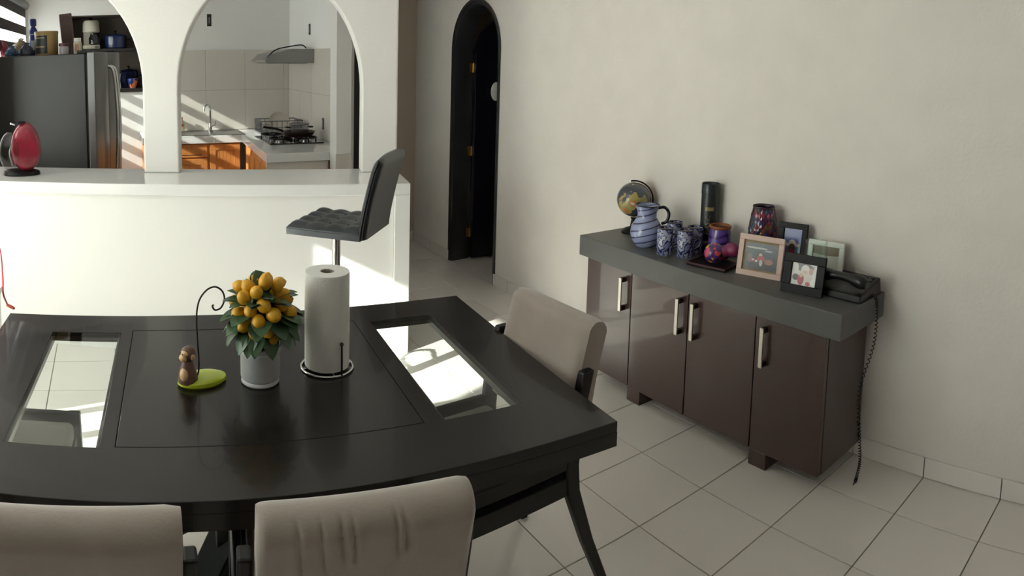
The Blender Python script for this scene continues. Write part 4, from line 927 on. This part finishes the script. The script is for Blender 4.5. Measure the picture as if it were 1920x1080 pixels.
# coffee maker on the upper shelf
q = aty(172, 100, YK + 0.15)
cm = thing('coffee_maker', 'white drip coffee maker on the upper niche shelf', 'appliance', (q.x, YK + 0.15, 1.7355))
M_APPL = mat('appliance_cream', (196, 190, 172), 0.35)
bx('base', -0.085, -0.10, 0, 0.085, 0.09, 0.04, M_APPL, cm, 0.008); bx('tower', -0.08, 0.03, 0.04, 0.02, 0.088, 0.17, M_APPL, cm, 0.006)
MB().lathe([(0.075, 0.165), (0.085, 0.175), (0.082, 0.265), (0.070, 0.285), (0.02, 0.29)], 28).build('filter_basket', M_APPL, cm, smooth=40)
MB().lathe([(0.012, 0.29), (0.022, 0.30), (0.012, 0.312)], 12).build('lid_knob', M_IRON, cm, smooth=True)
MB().lathe([(0.04, 0.045), (0.056, 0.055), (0.056, 0.11), (0.04, 0.14), (0.042, 0.15)], 24, c=(0.03, -0.035, 0)).build('carafe', mat('carafe_dark', (26, 24, 24), 0.1, coat=0.6), cm, smooth=40)
bx('control_panel', 0.035, -0.103, 0.008, 0.075, -0.1005, 0.034, M_STEEL, cm)
# orange-blue bowl and silver moka pot on the lower shelf
q = aty(249, 160, YK + 0.04)
bo = thing('painted_bowl', 'blue bowl with an orange painted swirl on the lower niche shelf', 'bowl', (q.x, YK + 0.04, 1.3375))
MB().lathe([(0.03, 0), (0.034, 0.006), (0.052, 0.06), (0.055, 0.095), (0.05, 0.095), (0.046, 0.06), (0.03, 0.012), (0.001, 0.01)], 28, cap=False).build('bowl_body', rampmat('bowl_paint', 'noise', [(0.0, (34, 58, 130)), (0.52, (206, 110, 50)), (0.64, (196, 150, 110))], 14, 0.25, 0.4, mapscale=(1, 1, 0.6)), bo, smooth=60)
q = aty(221, 155, YK + 0.05)
mp_ = thing('moka_pot', 'small silver moka pot on the lower niche shelf', 'pot', (q.x, YK + 0.035, 1.3375))
MB().lathe([(0.042, 0), (0.034, 0.06), (0.038, 0.065), (0.030, 0.075), (0.045, 0.15)], 8).build('pot_body', M_CHROME, mp_); MB().lathe([(0.045, 0.151), (0.01, 0.175), (0.012, 0.19), (0.001, 0.195)], 8).build('lid', M_CHROME, mp_)
MB().tube([(0.045, 0, 0.145), (0.08, 0, 0.14), (0.075, 0, 0.08)], 0.007, 6).build('handle', M_IRON, mp_)

# ------------------------------------------------------------------ sink run and stove run
KZ = 0.90; SF = 6.36       # worktop height, sink front edge
CX0 = 1.165                # left edge of the stove run
ctop = [(0.30, SF), (1.235, SF), (CX0, 5.06), (XKR - 0.014, 5.06), (XKR - 0.014, YK - 0.013), (0.30, YK - 0.013)]
wt = MB().prism(ctop, lambda a, b, h: (a, b, h), KZ - 0.068, KZ).build('worktop', M_QUARTZ, None, bevel=0.003)
tag(wt, 'white L-shaped kitchen worktop with sink and stove', 'worktop')
def panel_door(x0, x1, z0_, z1_, parent, y, nm='door'):
    d = bx(nm, x0, y - 0.018, z0_, x1, y, z1_, M_WOODK, parent, 0.002)
    if z1_ - z0_ > 0.3 and x1 - x0 > 0.2:
        f = 0.055
        for (a, b, c, e) in ((x0, x1, z1_ - f, z1_), (x0, x1, z0_, z0_ + f)): bx('door_rail', a, y - 0.028, c, b, y - 0.0182, e, M_WOODK, d, 0.002)
        for (a, b) in ((x0, x0 + f), (x1 - f, x1)): bx('door_stile', a, y - 0.028, z0_ + f, b, y - 0.0182, z1_ - f, M_WOODK, d, 0.002)
        n = 5; wd = (x1 - x0 - 2 * f) / n
        for i in range(n): bx('plank', x0 + f + i * wd + 0.001, y - 0.0215, z0_ + f, x0 + f + (i + 1) * wd - 0.001, y - 0.0182, z1_ - f, M_WOODK, d)
    return d
sk_ = thing('sink_cabinet', 'orange pine cabinet with panelled doors under the sink', 'cabinet', (0, 0, 0))
bx('cabinet_body', 0.32, SF + 0.042, 0.08, 1.22, YK - 0.02, KZ - 0.069, M_WOODK, sk_)
DYF = SF + 0.041
for (xa, xb) in ((0.33, 0.62), (0.63, 0.905)):
    dd = panel_door(xa, xb, 0.70, 0.820, sk_, DYF, 'drawer'); bx('drawer_groove', xa + 0.02, DYF - 0.0195, 0.72, xb - 0.05, DYF - 0.0182, 0.726, M_DARKMETAL, dd)
    panel_door(xa, xb, 0.09, 0.685, sk_, DYF)
panel_door(0.93, 1.215, 0.09, 0.82, sk_, DYF)
bx('plinth', 0.32, SF + 0.08, 0, 1.22, YK - 0.02, 0.079, M_DARKMETAL, sk_)
# stove run cabinet, front slightly skewed
sv = thing('stove_cabinet', 'orange pine cabinet with narrow doors under the stove worktop', 'cabinet', (0, 0, 0))
ex = lambda y: CX0 + (1.235 - CX0) * (y - 5.06) / (SF - 5.06) + 0.03
MB().prism([(ex(5.12) + 0.02, 5.12), (XKR - 0.02, 5.12), (XKR - 0.02, SF + 0.02), (ex(SF) + 0.02, SF + 0.02)], lambda a, b, h: (a, b, h), 0.08, KZ - 0.069).build('cabinet_body', M_WOODK, sv)
bx('end_panel', CX0 + 0.012, 5.085, 0, 1.666, 5.118, KZ - 0.069, M_SPLASH, sv)
ys = [5.125, 5.45, 5.76, 6.06, 6.34]
for i in range(4):
    ya, yb = ys[i] + 0.004, ys[i + 1] - 0.004
    d = MB().prism([(ex(ya), ya), (ex(ya) + 0.018, ya), (ex(yb) + 0.018, yb), (ex(yb), yb)], lambda a, b, h: (a, b, h), 0.09, 0.822).build('door', M_WOODK, sv, bevel=0.002)
    MB().prism([(ex(ya + 0.05) - 0.006, ya + 0.05), (ex(ya + 0.05), ya + 0.05), (ex(yb - 0.05), yb - 0.05), (ex(yb - 0.05) - 0.006, yb - 0.05)], lambda a, b, h: (a, b, h), 0.15, 0.765).build('raised_panel', M_WOODK, d)
# sink, faucet, soap
q = aty(405, 248, 6.6)
sn = thing('kitchen_sink', 'stainless steel kitchen sink set in the white worktop', 'sink', (0.98, 6.60, KZ))
MB().box(-0.36, -0.19, 0, 0.30, -0.17, 0.006).box(-0.36, 0.17, 0, 0.30, 0.20, 0.006).box(-0.36, -0.17, 0, -0.34, 0.17, 0.006).box(0.28, -0.17, 0, 0.30, 0.17, 0.006).build('sink_rim', M_STEEL, sn, bevel=0.002)
bx('basin', -0.34, -0.17, 0.0005, 0.28, 0.17, 0.0025, M_STEEL, sn)
q = aty(394, 247, 6.78)
fc = thing('kitchen_faucet', 'tall chrome gooseneck faucet behind the sink', 'faucet', (q.x, 6.76, KZ + 0.0065))
MB().lathe([(0.026, 0), (0.026, 0.008), (0.018, 0.014), (0.017, 0.07), (0.013, 0.078)], 16).build('faucet_base', M_CHROME, fc, smooth=40)
MB().tube(curve_pts([(0, 0, 0.07), (0, 0, 0.18), (-0.004, -0.01, 0.232), (-0.03, -0.035, 0.258), (-0.062, -0.05, 0.242), (-0.07, -0.055, 0.20)], 6), 0.0105, 10).build('spout', M_CHROME, fc, smooth=True)
MB().tube([(0.016, 0, 0.05), (0.05, 0, 0.055)], 0.008, 8).tube([(0.05, 0, 0.055), (0.055, 0, 0.10)], 0.006, 8).build('lever', M_CHROME, fc, smooth=True)
q = aty(343, 250, 6.72)
so = thing('soap_bottle', 'small cream soap bottle with orange label beside the sink', 'bottle', (q.x, 6.83, KZ + 0.0005))
MB().lathe([(0.026, 0), (0.030, 0.004), (0.030, 0.085), (0.014, 0.11), (0.012, 0.122)], 18, sy=0.65).build('bottle_body', mat('soap_cream', (214, 196, 166), 0.35), so, smooth=40)
MB().lathe([(0.014, 0.122), (0.014, 0.142), (0.006, 0.146)], 12).build('cap', mat('cap_peach', (206, 150, 120), 0.4), so, smooth=40)
bx('label', -0.018, -0.0215, 0.05, 0.018, -0.0195, 0.075, mat('label_orange', (196, 96, 60), 0.5), so)
# cooktop
ck = thing('gas_cooktop', 'black gas cooktop with cast grates on the stove worktop', 'cooktop', (1.545, 5.86, KZ + 0.0005), 0)
bx('glass_top', -0.235, -0.31, 0, 0.235, 0.31, 0.012, mat('cooktop_black', (14, 14, 15), 0.08, coat=0.6), ck, 0.004)
for (x, y) in ((-0.11, -0.17), (0.11, -0.17), (-0.11, 0.15), (0.11, 0.15)):
    MB().lathe([(0.05, 0.0122), (0.05, 0.02), (0.032, 0.024), (0.03, 0.032), (0.001, 0.033)], 20, c=(x, y, 0)).build('burner', M_STEEL, ck, smooth=40)
    gm = MB()
    for a in range(4): 
        ca, sa = math.cos(a * PI / 2), math.sin(a * PI / 2)
        gm.tube([(x + 0.095 * ca, y + 0.095 * sa, 0.012), (x + 0.095 * ca, y + 0.095 * sa, 0.042), (x + 0.03 * ca, y + 0.03 * sa, 0.042)], 0.006, 6)
    gm.tube([(x + 0.095 * math.cos(2 * PI * k / 16), y + 0.095 * math.sin(2 * PI * k / 16), 0.042) for k in range(16)], 0.006, 6, closed=True).build('grate', M_IRON, ck)
for i in range(4): MB().lathe([(0.016, 0.0122), (0.018, 0.016), (0.015, 0.034), (0.001, 0.035)], 14, c=(-0.20, -0.22 + i * 0.075, 0)).build('knob', M_STEEL, ck, smooth=40)
# frying pan and glass lid pot on the stove, wire dish rack behind
pn = thing('frying_pan', 'dark brown frying pan with long handle on the stove', 'pan', (1.61, 5.72, KZ + 0.0495))
MB().lathe([(0.10, 0), (0.112, 0.004), (0.14, 0.045), (0.137, 0.046), (0.11, 0.008), (0.001, 0.007)], 32, cap=False).build('pan_body', mat('pan_brown', (52, 34, 30), 0.3), pn, smooth=50)
MB().tube(curve_pts([(-0.125, 0.04, 0.04), (-0.19, 0.075, 0.062), (-0.29, 0.115, 0.075)], 5), 0.010, 8).build('pan_handle', M_IRON, pn, smooth=True)
gp = thing('glass_saucepan', 'clear glass saucepan standing in the pan on the stove', 'saucepan', (1.61, 5.72, KZ + 0.0575))
MB().lathe([(0.065, 0), (0.08, 0.006), (0.085, 0.05), (0.085, 0.10), (0.082, 0.10), (0.081, 0.05), (0.06, 0.008), (0.001, 0.008)], 28, cap=False).build('glass_body', glassmat('glass_smoke', (0.8, 0.8, 0.8)), gp, smooth=50)
MB().tube([(0.085 * math.cos(2 * PI * k / 28), 0.085 * math.sin(2 * PI * k / 28), 0.10) for k in range(28)], 0.005, 6, closed=True).build('rim', M_STEEL, gp, smooth=True)
for sx in (-1, 1): MB().tube(curve_pts([(sx * 0.083, -0.03, 0.07), (sx * 0.115, -0.02, 0.072), (sx * 0.115, 0.02, 0.072), (sx * 0.083, 0.03, 0.07)], 4), 0.006, 6).build('handle', M_IRON, gp, smooth=True)
dr_ = thing('dish_rack', 'grey dish drying rack behind the stove', 'rack', (1.60, 6.42, KZ + 0.0005))
bx('tray', -0.20, -0.15, 0, 0.20, 0.15, 0.02, mat('rack_grey', (120, 120, 122), 0.4), dr_, 0.004)
for (x0_, y0_, x1_, y1_) in ((-0.19, -0.14, 0.19, -0.14), (-0.19, 0.14, 0.19, 0.14), (-0.19, -0.14, -0.19, 0.14), (0.19, -0.14, 0.19, 0.14)):
    wm = MB(); n = 9
    for i in range(n):
        t = i / (n - 1); a, b = x0_ + (x1_ - x0_) * t, y0_ + (y1_ - y0_) * t; wm.tube([(a, b, 0.02), (a * 1.05, b * 1.05, 0.13)], 0.003, 5)
    wm.tube([(x0_ * 1.05, y0_ * 1.05, 0.13), (x1_ * 1.05, y1_ * 1.05, 0.13)], 0.005, 6).tube([(x0_ * 1.02, y0_ * 1.02, 0.07), (x1_ * 1.02, y1_ * 1.02, 0.07)], 0.003, 5)
    wm.build('wire_side', mat('rack_wire', (110, 110, 114), 0.4, 0.3), dr_)
plm = MB().lathe([(0.001, 0), (0.06, 0.002), (0.09, 0.014), (0.09, 0.017), (0.06, 0.006), (0.001, 0.004)], 24, cap=False).mesh('plate', M_WHITEWARE, True)
for i, lab in enumerate(('white plate nearest the stove in the dish rack', 'white plate in the middle of the dish rack', 'white plate at the back of the dish rack')):
    o = link('dinner_plate', plm, loc=(1.60, 6.35 + i * 0.05, KZ + 0.113), rot=(math.radians(78), 0, 0)); tag(o, lab, 'plate', 'plates in the dish rack')
# range hood on the right wall
hd = thing('range_hood', 'thin slanted steel range hood with a loose black cable on top', 'range hood', (0, 0, 0))
hp = [(XKR - 0.014, 1.575), (XKR - 0.014, 1.70), (XKR - 0.22, 1.70), (XKR - 0.40, 1.655), (XKR - 0.46, 1.60), (XKR - 0.46, 1.575)]
MB().prism(hp, lambda a, b, h: (a, h, b), 6.0, 6.6).build('hood_body', M_STEEL, hd, bevel=0.004)
MB().prism([(XKR - 0.462, 1.577), (XKR - 0.462, 1.598), (XKR - 0.47, 1.59)], lambda a, b, h: (a, h, b), 6.0, 6.6).build('front_lip', M_CHROME, hd)
bx('filter', XKR - 0.42, 6.06, 1.568, XKR - 0.06, 6.54, 1.5745, M_STEEL, hd)
MB().tube(curve_pts([(XKR - 0.44, 6.04, 1.615), (XKR - 0.36, 6.04, 1.69), (XKR - 0.22, 6.06, 1.722), (XKR - 0.10, 6.10, 1.735), (XKR - 0.03, 6.2, 1.71)], 6), 0.006, 6).build('loose_cable', M_IRON, hd, smooth=True)

# ------------------------------------------------------------------ red capsule machine on the bar
p = K(-2.235, 0.235, CT + 0.0005)
cf = thing('capsule_coffee_machine', 'red round capsule coffee machine with clear tank on the bar', 'appliance', p, KA + math.radians(20))
M_RED = mat('machine_red', (128, 28, 46), 0.25, coat=0.4)
MB().lathe([(0.108, 0), (0.114, 0.006), (0.108, 0.022), (0.08, 0.030), (0.07, 0.034)], 36, sy=0.75).build('drip_base', M_IRON, cf, smooth=40)
def egg(y0_, y1_, cx, sx_, mt, nm, z0_=0.02, h=0.30, n=28):
    # a thick upright oval shell between depths y0..y1
    mb = MB(); rows = [(y0_, 0.80), (y0_ + (y1_ - y0_) * 0.15, 0.95), ((y0_ + y1_) / 2, 1.0), (y1_ - (y1_ - y0_) * 0.15, 0.95), (y1_, 0.80)]
    fn = lambda i, j: (cx + sx_ * rows[j][1] * math.cos(2 * PI * i / n) * (1 - 0.10 * math.sin(2 * PI * i / n)), rows[j][0], z0_ + h / 2 + h / 2 * rows[j][1] * math.sin(2 * PI * i / n))
    mb.grid(fn, n, 5, True); mb.f.append(tuple(range(n))); mb.f.append(tuple(4 * n + k for k in range(n)))
    return mb.build(nm, mt, cf, smooth=50)
egg(-0.06, 0.06, 0.030, 0.092, M_RED, 'machine_body')
tk = egg(-0.068, 0.045, -0.066, 0.066, glassmat('tank_clear', (0.80, 0.78, 0.78), 1.6, 0.08), 'water_tank', 0.03, 0.235)
MB().tube(curve_pts([(-0.05, -0.02, 0.06), (-0.065, -0.03, 0.14), (-0.04, -0.02, 0.20)], 5), 0.008, 8).build('tank_pipe', M_STEEL, tk, smooth=True)
bx('lever_slot', -0.012, -0.05, 0.312, 0.03, 0.05, 0.322, M_IRON, cf, 0.003)
MB().tube([(-0.03, -0.02, 0.305), (-0.055, -0.03, 0.315)], 0.006, 8).build('lock_lever', M_CHROME, cf)

# ------------------------------------------------------------------ left edge: white side table, blue jug, red cable
q = atz(0, 600, 0.70)
wt2 = thing('side_table', 'white side table against the left end of the dining table', 'table', (-0.79, 2.55, 0), TF)
bx('table_top', -0.30, -0.29, 0.675, 0.30, 0.29, 0.70, M_WHITE, wt2, 0.003)
for sx in (-1, 1):
    for sy in (-1, 1): bx('leg', sx * 0.27 - 0.02, sy * 0.26 - 0.02, 0, sx * 0.27 + 0.02, sy * 0.26 + 0.02, 0.675, M_WHITE, wt2)
q = atz(-22, 585, 0.70)
bj = thing('blue_water_bottle', 'blue plastic bottle at the left edge on the white side table', 'bottle', (q.x, q.y, 0.7005))
MB().lathe([(0.04, 0), (0.045, 0.006), (0.045, 0.06), (0.035, 0.085), (0.02, 0.10)], 24).build('bottle_body', mat('bottle_sky', (70, 110, 160), 0.2, coat=0.3), bj, smooth=40)
MB().lathe([(0.022, 0.10), (0.023, 0.102), (0.023, 0.125), (0.018, 0.13)], 16).build('cap', M_IRON, bj, smooth=40)
pts = [aty(-40, 430, 2.75), aty(-12, 445, 2.72), aty(0, 470, 2.68), aty(5, 520, 2.6), aty(6, 550, 2.5), atz(14, 572, 0.706)]
rc = thing('red_cable', 'thin red charging cable hanging at the left edge', 'cable', pts[-1])
MB().tube([q - pts[-1] for q in curve_pts(pts, 6)], 0.0035, 8).build('cord', mat('cable_red', (176, 34, 40), 0.4), rc, smooth=True)
d_ = Vector((0.03, -0.035, 0.0))
MB().tube([Vector((0, 0, 0)), d_ * 0.6, d_], [0.006, 0.007, 0.005], 8).build('plug', mat('plug_orange', (206, 70, 44), 0.4), rc, smooth=True)
